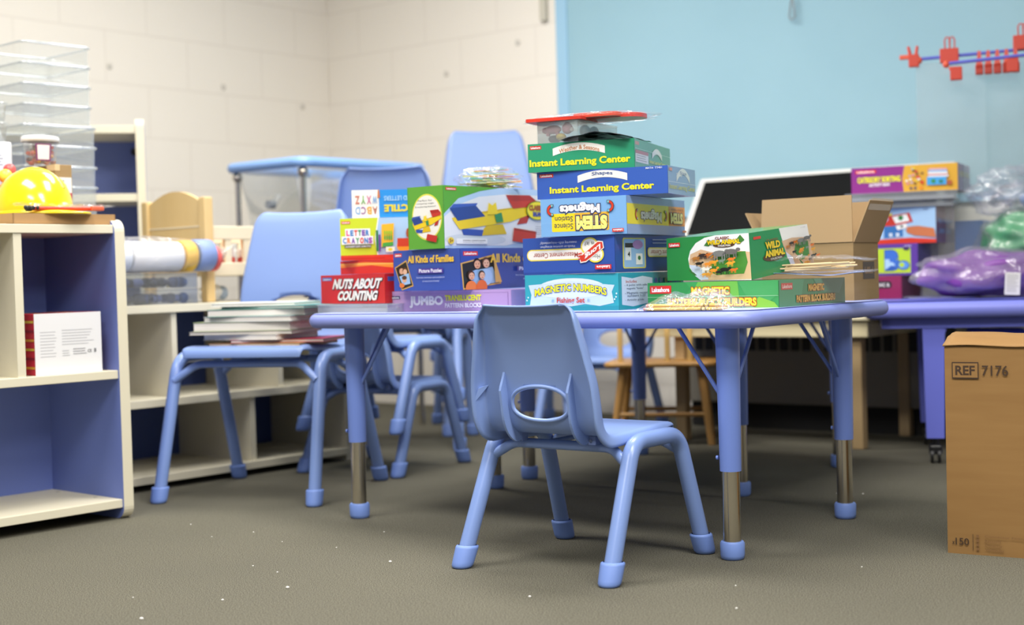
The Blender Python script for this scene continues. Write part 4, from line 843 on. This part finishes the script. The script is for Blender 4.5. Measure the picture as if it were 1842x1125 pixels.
# bagged foam shapes
FILM2 = lambda: clearmat('wrinkled_film', 'fbfbfe', .07, .09, 'f4f6fc', 1.0, 14, .14)
def bag(name, label, loc, rx, ry, rz, col, seed, rot=0, tag_=None, film=1.08, drape=0):
    r = empty(name, loc, rot, label, 'bag')
    g = G(); g.ell((0, 0, rz+.004), (rx, ry, rz), M(col, .45), 26, disp=.28, seed=seed, fr=4); g.build('foam_contents', parent=r)
    g = G(); g.ell((0, 0, rz+.008), (rx*film, ry*film, rz*film), FILM2(), 30, disp=.34, seed=seed, fr=4.5); 
    sheet(g, rx*2.4, ry*2.2, FILM2(), lambda u, v: .004+.012*abs(fol(u, v, 8, seed)), 34, 20); g.build('clear_bag', parent=r)
    if tag_: g = G(); g.box((tag_[0]-.024, -ry*1.17, .012), (tag_[0]+.024, -ry*1.15, .085), M('e8e6e2', .6), Matrix.Rotation(.06, 4, 'Y')); F = Face(g, (tag_[0]-.024, -ry*1.17, .012), (.048, 0, 0), (0, 0, .073), .6, ); F.P = lambda u, v, F=F: Matrix.Rotation(.06, 4, 'Y') @ (F.o+F.ex*u+F.ey*v+F.n*F.k); F.lines(.1, .1, .9, .92, 10, 'a8a6a4'); g.build('paper_label', parent=r)
    return r
bag('bag_of_purple_foam', 'purple foam shape in a wrinkled clear bag with white label', (1.635, 4.80, .5415), .245, .13, .074, '7a3f98', 3, math.radians(-8), (.02,))
bag('bag_of_green_foam', 'green foam shape in clear bag leaning above the purple bag', (1.80, 4.93, .650), .150, .12, .088, '2f9a5c', 6, math.radians(-20))
g = G(); g.ell((0, 0, .075), (.17, .10, .085), FILM2(), 26, disp=.5, seed=9, fr=5); g.ell((.02, -.02, .065), (.12, .08, .05), FILM2(), 24, disp=.6, seed=12, fr=6)
g.ell((.06, 0, .05), (.05, .04, .03), M('8aa4d4', .5), 10, disp=.3)
g.build('crumpled_bag', loc=(1.775, 4.97, .825), label='empty crumpled clear plastic bag lying above the green bag', cat='bag')
G().lathe([(0, 0), (.022, 0), (.024, .004), (.005, .075), (0, .078)], M('e0522c', .5), 20).build('toy_cone', loc=(1.66, 5.02, .5415), label='tiny orange cone standing behind the purple bag', cat='toy')
# acrylic drying stand with rods and red clips
r = empty('acrylic_stand', (1.455, 5.10, .541), math.radians(-18), 'tall clear acrylic stand with blue rods at the right edge', 'stand')
AC = clearmat('acrylic_sheet', 'fafcfc', .03, .11, 'e4eaee')
for x, yy in ((0.01, -.0), (.245, .02)):
    G().box((x, yy, 0), (x+.235, yy+.004, .835), AC).build('acrylic_panel', parent=r)
G().box((.0, -.03, 0), (.5, .05, .004), AC).build('acrylic_panel', parent=r)
RODB = M('5a62c8', .35); RD = M('c23a26', .4, name='red_clip'); RO = M('d8583c', .4)
G().tube([(.02, .0, .850), (.50, .0, .862)], .006, RODB, 12).build('blue_rod', parent=r)
G().tube([(.11, -.09, .815), (.50, -.09, .832)], .006, RODB, 12).build('blue_rod', parent=r)
G().ell((.022, 0, .846), (.012, .012, .013), RO, 10).build('rod_end', parent=r); G().ell((.115, -.09, .813), (.012, .012, .013), RO, 10).build('rod_end', parent=r)
def w(x, y, z): return r.matrix_basis @ Vector((x, y, z))
def clip(x, y, z, kind, label, group=None):
    g = G()
    if kind == 'ear':
        g.box((-.014, -.012, -.045), (.022, .012, .0), RD, bev=.003); g.box((-.045, -.008, -.016), (.0, .008, .0), RO, bev=.003)
        for s in (-.008, .012): g.tube([(s, 0, -.002), (s+(.004 if s > 0 else -.006), 0, .026), (s+(.004 if s > 0 else -.006), 0, .03)], [.006, .0055, .003], RD, 10)
    elif kind == 'loop':
        g.box((-.032, -.014, -.05), (.032, .014, .0), RD, bev=.003)
        for s in (-.006, .010): g.tube([(s-.008, 0, 0), (s-.009, 0, .03), (s-.004, 0, .04), (s+.004, 0, .04), (s+.009, 0, .03), (s+.008, 0, 0)], .0026, RD, 8)
    elif kind == 'tri':
        g.hexa([(-.0125, -.014, -.062), (.0125, -.014, -.062), (.0125, .014, -.062), (-.0125, .014, -.062), (-.005, -.006, .008), (.005, -.006, .008), (.005, .006, .008), (-.005, .006, .008)], RD); g.box((-.013, -.015, -.075), (.013, .015, -.040), RD, bev=.003)
    else: g.box((-.022, -.012, -.05), (.018, .012, -.004), RD, bev=.003); g.box((-.026, -.008, -.014), (.0, .008, -.003), RO, bev=.002)
    g.build('plastic_clip', loc=w(x, y, z), rz=math.radians(-18), label=label, cat='clip', group=group)
clip(.0, .0, .868, 'ear', 'red clip with two upright ears at the left end of acrylic stand')
clip(.125, .0, .880, 'loop', 'square red clip with looped handle above the upper blue rod')
clip(.150, -.09, .806, 'sq', 'small square red clip hanging from the lower blue rod')
for k in range(5): clip(.225+.030*k, -.03, .852, 'tri', ['leftmost red clip of the hanging row of five', 'second from left red clip of the hanging row of five', 'middle red clip of the hanging row of five', 'fourth from left red clip of the hanging row', 'rightmost red clip of the hanging row of five'][k], 'red clips hanging in a row on the rods')
clip(.335, -.10, .82, 'sq', 'small red clip below the right end of the hanging row'); clip(.37, -.02, .905, 'loop', 'square red clip cut off by the right edge of the photo')
# blue bin under the table
g = G(); g.hexa([(-.075, -.1, 0), (.075, -.1, 0), (.075, .1, 0), (-.075, .1, 0), (-.085, -.11, .42), (.085, -.11, .42), (.085, .11, .42), (-.085, .11, .42)], M('3f4fd0', .4)); g.box((-.09, -.115, .41), (.09, .115, .43), M('3f4fd0', .4), bev=.003)
g.build('blue_bin', loc=(1.66, 4.88, 0), rz=math.radians(-14), label='deep blue plastic bin under the violet table', cat='bin')
# tall shipping carton
KR = M('94703f', .75, name='tan_cardboard', var=('8c6838', 5, (1, 1, 9)))
t = math.radians(31); U = Vector((math.cos(t), -math.sin(t), 0)); V = Vector((math.sin(t), math.cos(t), 0)); W3, D3, H3 = .42, .25, .472
r = empty('shipping_carton', Vector((.979, 3.232, 0)) + U*W3/2 + V*D3/2, -t, 'tall brown shipping carton marked REF 7176 at the right edge', 'carton')
g = G(); P = [(-W3/2, -D3/2, 0), (W3/2, -D3/2, 0), (W3/2, D3/2, 0), (-W3/2, D3/2, 0)]; g.hexa(P + [(x*.995, y*.99, H3) for x, y, _ in P], KR)
F = Face(g, (-W3/2, -D3/2-.001, 0), (W3, 0, 0), (0, 0, H3), .8); F.gl = .8; ink = '3f2c1c'
F.rect(.042, .845, .182, .925, ink); F.rect(.047, .851, .177, .919, '906c3c'); F.text('REF', .060, .862, .163, .908, ink, .03); F.text('7176', .20, .860, .335, .910, ink, .012)
F.text('x', .026, .046, .038, .060, ink, .02); F.text('150', .044, .044, .115, .078, ink, .01); F.rect(.135, .022, .1375, .10, ink)
for k in range(4):
    F.rect(.155, .022+.021*k, .168, .036+.021*k, '7a5834'); F.text(('Verbinder', 'Conector', 'Raccord', 'Connector Fittings')[k], .20, .022+.021*k, (.30, .29, .28, .42)[k], .036+.021*k, '7a5834', 0)
g.build('body', parent=r)
g = G(); sheet(g, W3*1.01, D3*.52, KR, lambda u, v: H3+.003+.045*math.sin(min(1, v*1.1)*pi/2)*(1-.35*u)*.55+.004*fol(u, v, 4), 24, 12, .003)
o = g.build('top_flap', parent=r); o.location = (0, -D3*.25, 0)
g = G(); sheet(g, W3*1.0, D3*.5, KR, lambda u, v: H3+.004+.040*math.cos(v*pi/2)*(1-.35*u)*.55, 24, 12, .003); o = g.build('top_flap', parent=r); o.location = (0, D3*.25, 0)
g = G(); sheet(g, .07, .05, M('e8e6e0', .5), lambda u, v: .004*fol(u, v, 3)+.003); o = g.build('shipping_label', parent=r); o.location = (.03, -.02, H3+.026)

# ================================================================ RADIATOR TOP: DARK BOARD, PAPERS
g = G(); a = Vector((-.60, .02, .79)); L0 = 1.16
def PT(x, y, z): return (x, y, z)
bot = .03; tz = 1.045
T = Matrix.Translation((-.745, .035, .791)) @ Matrix.Rotation(math.radians(-36), 4, 'X')
g.box((0, 0, 0), (1.13, .022, .335), M('ecebe6', .4), T, bev=.006); g.box((.028, -.002, .022), (1.102, .004, .313), M('08090a', .6, spec=.15), T)
g.build('black_board', loc=RC, rz=ra, label='white framed black board leaning back on the radiator cabinet', cat='board')
for k, (x, c, z, lab) in enumerate(((-.48, 'f2f0ea', .791, 'loose white paper sheets on the cabinet, lowest of the pile'), (-.46, 'e8d45a', .797, 'yellow paper between the white sheets on the cabinet'), (-.42, 'dfe6f0', .803, 'pale blue curled paper on the cabinet pile before the black board'))):
    g = G(); sheet(g, .30, .05, M(c, .6), lambda u, v: .003+.004*k*math.sin(u*4)**2, 16, 6, .003)
    p = RC + Vector((math.cos(ra), math.sin(ra), 0))*(x+.1) + Vector((-math.sin(ra), math.cos(ra), 0))*-.0
    g.build('paper_sheet', loc=(p.x, p.y, z), rz=ra+.1*k, label=lab, cat='paper')

# ================================================================ THINGS ON THE LEFT SHELVES
def onS1(l, d, z): p = s1 - SL*l + SD*d; return Vector((p.x, p.y, z))   # l metres left of the right front corner, d behind the front edge
# cardboard tray with helmet
r = empty('cardboard_tray', onS1(.172, .155, .836), SA, 'shallow cardboard tray on top of the front shelf unit', 'tray')
g = G(); KT = M('b08a5c', .7); w_, d_, h_ = .315, .27, .030
g.box((-w_/2, -d_/2, 0), (w_/2, d_/2, .003), KT); 
for a, b in (((-w_/2, -d_/2, 0), (w_/2, -d_/2+.003, h_)), ((-w_/2, d_/2-.003, 0), (w_/2, d_/2, h_)), ((-w_/2, -d_/2, 0), (-w_/2+.003, d_/2, h_)), ((w_/2-.003, -d_/2, 0), (w_/2, d_/2, h_))): g.box(a, b, KT)
g.build('tray_body', parent=r)
HY = M('f2d21c', .18, coat=.6, name='yellow_helmet_plastic')
r = empty('toy_hard_hat', onS1(.200, .135, .858), math.radians(-12), 'shiny yellow toy hard hat lying in the cardboard tray', 'helmet')
g = G(); prof = [(.112*math.cos(a)**.9, .018+.122*math.sin(a)) for a in [pi/2*k/16 for k in range(16)]] + [(0.0005, .14)]
prof[-1] = (.0005, .1402)
g.lathe([(.110, .010)]+prof, HY, 40, sx=.96, sy=.92); g.build('dome', parent=r)
g = G(); n = 48; vs = []
for R_, z in ((1.0, .020), (1.10, .014), (1.12, .011), (1.10, .008), (.98, .012)):
    for k in range(n):
        a = 2*pi*k/n; ex = 1 + .42*max(0, math.cos(a))**2*(R_ > 1.01); vs.append((.106*R_*math.cos(a)*ex, .102*R_*math.sin(a), z - .004*(ex-1)))
g.add(vs, [(i*n+k, i*n+(k+1) % n, (i+1)*n+(k+1) % n, (i+1)*n+k) for i in range(4) for k in range(n)], HY, smooth=True); g.build('brim', parent=r)
g = G()
def dome(x, y, o): q = max(0, 1-(x/.108)**2-(y/.103)**2); return .018+.122*math.sqrt(q)+o
g.tube([(x, 0, dome(x, 0, -.001)) for x in [-.092+.184*k/20 for k in range(21)]], .0075, HY, 12, sx=.7)
for s in (-.032, .032): g.tube([(x, s, dome(x, s, -.002)) for x in [-.080+.16*k/16 for k in range(17)]], .0055, HY, 10, sx=.7)
g.build('crown_ridge', parent=r)
r = empty('bagged_tool_set', onS1(.17, .030, .876), SA, 'red toy tools in a crinkled clear bag along the tray front', 'bag')
g = G(); g.tube([(-.10, .0, .004), (.10, .0, .006)], .006, M('d8442e', .4), 10); g.box((.08, -.012, 0), (.12, .012, .012), M('e06a4a', .4), bev=.003); g.tube([(-.115, 0, .004), (-.10, 0, .004)], .008, M('3a3a3c', .4), 10)
for k in range(4): g.ell((-.12+.012*k, -.006, .006), (.005, .005, .006), M('2f2f33', .4), 8)
g.build('toy_tools', parent=r)
g = G(); sheet(g, .30, .05, FILM(), lambda u, v: .014+.012*fol(u, v, 9, 4), 36, 8); o = g.build('clear_bag', parent=r)
# carton with label, tub of counters
r = empty('small_carton', onS1(.0, .345, .8365), SA, 'small brown carton with a printed label beside the hard hat', 'carton')
g = G(); g.box((-.055, -.085, 0), (.0, .085, .188), KRAFT, bev=.002); g.box((-.056, -.086, .17), (-.040, -.04, .1885), M('d2b88e', .6)); F = Face(g, (-.055, -.085, 0), (.055, 0, 0), (0, 0, .188), .5)
F.rect(.05, .22, .95, .80, 'e6e4e2'); F.rect(.05, .22, .95, .56, 'b02848'); F.poly([(.1, .26), (.3, .54), (.45, .54), (.25, .24)], '4a8a3c'); F.poly([(.3, .26), (.5, .54), (.6, .54), (.45, .24)], 'e0b030'); F.rect(.15, .62, .5, .76, '8a9a9a'); F.ell(.78, .4, .1, .1, 'e8dada')
g.build('carton_body', parent=r)
r = empty('tub_of_counters', onS1(.175, .335, 1.025), SA+.5, 'clear tub of orange and yellow counters with white lid and label', 'tub')
r.location = onS1(.050, .345, 1.0255)
g = G(); g.lathe([(0, 0), (.046, 0), (.050, .004), (.058, .072)], CLEAR(), 32, sx=1.05, sy=.8); g.build('tub', parent=r)
g = G(); g.lathe([(.0, .086), (.058, .086), (.063, .082), (.063, .070), (.060, .070)], M('eceae8', .4), 32, sx=1.05, sy=.8); g.build('lid', parent=r)
g = G(); random.seed(9)
for k in range(60):
    a = random.uniform(0, 2*pi); q = .040*math.sqrt(random.random()); g.ell((q*math.cos(a)*1.05, q*math.sin(a)*.8, .008+.05*random.random()), (.009, .009, .006), M(random.choice(('e05a2a', 'd8402a', 'f0b42a', 'a8502c', '6a4a4a')), .4), 6)
g.build('counters', parent=r, kind='stuff')
g = G(); n = 8; vs = []
for z in (.012, .062):
    for k in range(n+1): a = -2.75+.90*k/n; q = .0605 if z > .03 else .054; vs.append((q*math.cos(a)*1.05, q*math.sin(a)*.8, z))
g.add(vs, [(k, k+1, n+2+k, n+1+k) for k in range(n)], M('7a3a6a', .5)); vs2 = [(x*1.015, y*1.015, .016 if z < .03 else .058) for x, y, z in vs]; g.add(vs2, [(k, k+1, n+2+k, n+1+k) for k in range(1, n-1)], M('efe6e6', .5)); g.build('tub_label', parent=r)
# white tub with grey print and frosted tubs above it
p0 = onS1(.25, .33, .836)
g = G(); g.box((-.055, -.05, 0), (.055, .05, .255), M('dfe2ea', .5), bev=.006); F = Face(g, (-.055, -.0505, 0), (.11, 0, 0), (0, 0, .255), .5); F.rect(.05, .08, .95, .94, 'cfd6e6'); F.lines(.12, .72, .8, .86, 4, '7a8294'); F.ell(.4, .42, .26, .14, '8a92a4')
for k in range(9): F.ell(.4+.18*math.cos(k*.7), .42+.09*math.sin(k*.7), .05, .025, '5f6880', 8)
g.build('storage_tub', loc=onS1(.185, .395, .836), rz=SA-.35, label='pale grey printed box at the left edge behind the colored balls', cat='tub')
for k in range(2):
    g = G(); g.lathe([(0, 0), (.036, 0), (.043, .05), (.047, .052), (.047, .058), (0, .058)], CLEAR(), 28); g.build('frosted_tub', loc=onS1(.175, .395, 1.0915+.0585*k), label=['frosted lidded tub standing on the grey printed box', 'upper frosted lidded tub at the left photo edge'][k], cat='tub', group='frosted tubs on the printed box')
random.seed(21); cs = ['e2452a', 'e2582a', 'f0d23a', 'f2ece0', '3a3a3c', 'e9dc50', '9fc4d8', 'd8442e', 'efe2c8', 'f0a83a', 'd65a5a', 'e2ddd4']
bl = [(-.02, 0, .05, .045), (-.07, .0, .05, .045), (.03, .03, .04, .036), (.0, -.02, .105, .022), (.045, .0, .085, .018), (-.04, 0, .12, .02), (.02, .0, .125, .02), (-.075, .01, .115, .02), (.06, .01, .105, .018), (.045, .02, .12, .016), (-.015, .02, .14, .018), (.0, .03, .095, .022)]
nm = ['red', 'orange red', 'bright yellow', 'cream', 'black', 'pale yellow', 'light blue', 'small red', 'ivory', 'amber', 'rose', 'off white']
for k, (x, y, z, q) in enumerate(bl):
    p = onS1(.165-x, .275+y, .836+z+.03); g = G(); g.ell((0, 0, 0), (q, q, q), M(cs[k], .35), 12); g.build('toy_ball', loc=p, label='%s plastic ball in the pile behind the yellow hard hat' % nm[k], cat='ball', group='colored balls piled behind the hard hat')
# boxed item in the upper compartment
t = SA; g = G(); g.box((-.1035, -.09, 0), (.1035, .09, .168), M('c22b44', .4), bev=.002)
F = Face(g, (-.1035, -.09, 0), (.207, 0, 0), (0, 0, .168), .5); F.rect(0, 0, 1, 1, 'ececee'); F.lines(.08, .27, .34, .72, 9, 'c4c4c8'); F.lines(.40, .46, .92, .74, 6, 'c8c8cc'); F.lines(.40, .28, .52, .40, 3, 'c4c4c8'); F.lines(.56, .30, .78, .42, 3, '9a9a9e'); F.text('CE', .78, .33, .84, .38, '707074', .02); F.rect(.88, .33, .91, .39, '808084')
F = Face(g, (-.1035, .09, 0), (0, -.18, 0), (0, 0, .168), .5)
for k in range(6): F.rect(0, .1+.15*k, 1, .14+.15*k, ('d8a03a', '8a1a3a', 'd8c04a')[k % 3])
F = Face(g, (-.1035, -.09, .168), (.207, 0, 0), (0, .18, 0), .5)
for k in range(4): F.poly([(.1+.22*k, 0), (.16+.22*k, 0), (.30+.2*k, 1), (.22+.2*k, 1)], ('e0a838', '8a1a3a')[k % 2])
g.build('boxed_toy', loc=onS1(.170, .122, .4245), rz=SA, label='red box with a plain white printed side in the upper compartment', cat='box')
g = G(); sheet(g, .12, .10, FILM(), lambda u, v: .03+.06*(1-u)*v+.012*fol(u, v, 6, 5), 18, 14); sheet(g, .10, .09, M('8a8480', .6), lambda u, v: .02+.05*(1-u)*v, 8, 8)
g.build('bagged_parts', loc=onS1(.51, .10, .4245), rz=SA, label='grey contents in a clear bag in the left compartment', cat='bag')
# clear bins stacked behind on the low shelf
for k in range(13):
    g = G(); big = k < 9; w_, d_, h_ = (.262, .285, .060) if big else (.245, .275, .062)
    lo, hi = rrect(w_*.975, d_*.975, .02, 4), rrect(w_, d_, .025, 4); n = len(lo)
    g.add([(x, y, .0) for x, y in lo] + [(x, y, h_) for x, y in hi], [list(range(n))[::-1]] + [(i, (i+1) % n, n+(i+1) % n, n+i) for i in range(n)], CLEAR(), smooth=False)
    rim = [(x*1.015, y*1.015, h_) for x, y in hi]; g.tube(rim, .0035 if not big else .0045, clearmat('clear_rim', 'f2f6f8', .25, .35, 'e8eef4'), 6, closed=True)
    o = g.build('clear_bin', loc=(-1.502+.0, 4.45, .6 + .0645*k), rz=SA, label='clear plastic bin in the tall stack at the left, %s' % ['lowest', 'second from the bottom', 'third from the bottom', 'fourth from the bottom', 'fifth from the bottom', 'sixth from the bottom', 'seventh from the bottom', 'seventh from the top', 'fifth from the top', 'fourth from the top', 'third from the top', 'second from the top', 'topmost'][k] if k != 7 else 'clear plastic bin in the tall stack at the left, sixth from the top', cat='bin', group='clear bins stacked behind the front shelf')
    p = Vector((-1.502, 4.45, 0)) + SL*.125 + SD*.14; o.location.x, o.location.y = p.x, p.y
# bag of paper rolls over a clear case of dark bits
def onS2(l, d, z): p = O2 + SL*l + SD*d; return Vector((p.x, p.y, z))
for k in range(2):
    r = empty('clear_case', onS2(.06, .135, .5985+.052*k), SA, ['lower clear case of dark pieces on the low shelf', 'upper clear case of dark pieces under the bagged rolls'][k], 'case', 'clear cases on the low shelf')
    g = G(); openbox(g, .42, .24, .05, clearmat('clear_case', 'f4f6f8', .05, .03, 'e8eef2'), lid=True); g.build('case', parent=r)
    g = G(); random.seed(30+k)
    for q in range(60): x = random.uniform(-.18, .17); y = random.uniform(-.108, .09) if q > 24 else -.102; g.ell((x, y, .020), (random.uniform(.012, .028), .013, random.uniform(.010, .018)), M(random.choice(('2e3550', '3a4468', '1f2430', '55608a', '3c3c44')), .5), 6)
    g.box((.11, -.10, .004), (.145, -.09, .03), M('d8c03a', .5)); g.build('dark_pieces', parent=r, kind='stuff')
r = empty('bag_of_rolls', onS2(.055, .068, .704), SA, 'clear bag of white, yellow, blue and red rolls beside the crib', 'bag')
for x0, x1, q, c in ((-.26, -.02, .048, 'e8edf2'), (-.02, .18, .050, 'f0f0ec'), (.18, .235, .052, 'f2c22e'), (.235, .31, .054, '8297c8'), (.31, .335, .044, 'e0605c')):
    G().tube([(x0+.004, 0, q+.001), (x0+.008, 0, q+.001), (x1-.008, 0, q+.001), (x1-.004, 0, q+.001)], [q*.93, q, q, q*.93], M(c, .6), 22).build('roll', parent=r)
g = G(); g.ell((.05, 0, .056), (.32, .064, .062), FILM2(), 24, disp=.12, seed=2, fr=9); g.add([(.34, -.03, .06), (.40, -.05, .04), (.41, -.04, .10), (.35, -.02, .08)], [(0, 1, 2, 3)], FILM()); g.build('clear_bag', parent=r)
# books on the tall blue chair
bk = [(.32, .24, .012, 'c89048', 'd8b070', -4, .02), (.30, .22, .010, 'b03050', 'e0d0c0', 6, .07), (.27, .23, .016, 'eeeae2', 'f4f0ea', -8, -.02), (.34, .24, .010, '9a968e', 'dcd8d4', 3, -.035), (.33, .22, .028, '8a9a6a', 'f2efe8', 0, -.03), (.31, .23, .016, 'c8ccd4', 'f4f1ea', -5, .0), (.32, .22, .022, '5f9a8a', 'f4f1ea', 4, .01), (.31, .21, .008, '4a9a98', 'f4f1ea', -9, .05), (.28, .20, .010, 'eeebe6', 'f6f3ee', 2, .0)]
z = .4655; pos = ['lowest, with an orange cover', 'second from the bottom, pink cover', 'third from the bottom', 'fourth from the bottom, grey cover', 'fifth from the bottom, green edged', 'fourth from the top', 'third from the top, thick', 'second from the top, teal cover', 'topmost']
for k, (w_, d_, h_, c, pg, rr, dx) in enumerate(bk):
    g = G(); cv = M(c, .4); g.box((-w_/2, -d_/2, 0), (w_/2, d_/2, .0015), cv); g.box((-w_/2, -d_/2, h_-.0015), (w_/2, d_/2, h_), cv); g.box((-w_/2, d_/2-.0015, .0015), (w_/2, d_/2, h_-.0015), cv); g.box((-w_/2+.003, -d_/2+.002, .0015), (w_/2-.003, d_/2-.0015, h_-.0015), M(pg, .8, var=('cfcac0', 30, (.1, .1, 30))))
    a = math.radians(-17+rr); g.build('book', loc=(-.765+dx, 4.435-dx*.2, z), rz=a, label='paperback book in the pile on the blue chair, %s' % pos[k], cat='book', group='books piled on the tall blue chair'); z += h_+.0003
g = G(); sheet(g, .16, .16, FILM(), lambda u, v: .02+.02*fol(u, v, 5, 6), 16, 16); g.build('plastic_sleeve', loc=(-.67, 4.39, .52), rz=-.3, label='loose clear plastic sleeve hanging over the book pile right side', cat='sleeve')
# crumbs of paper on the carpet
g = G(); random.seed(44)
for (px, py) in ((-.10, 2.62), (-.09, 2.60), (-.085, 2.63), (-.62, 3.3), (-.55, 3.22), (-.60, 3.6), (-.45, 3.5), (-.8, 3.7), (-.7, 3.75), (-.62, 2.95), (-.75, 2.8), (.95, 4.05), (1.0, 4.1), (.93, 4.12), (.2, 2.3), (.42, 2.75), (-.35, 3.7), (-.3, 3.3), (.02, 2.9), (.45, 2.95), (-.82, 3.0), (-.9, 3.9), (-.5, 3.05), (.75, 3.1)):
    s = random.uniform(.0012, .003); g.ell((px, py, s*.8), (s*1.4, s, s), M('eceae4', .8), 5)
g.build('paper_crumbs', label='scattered tiny white crumbs on the carpet', cat='crumbs', kind='stuff')
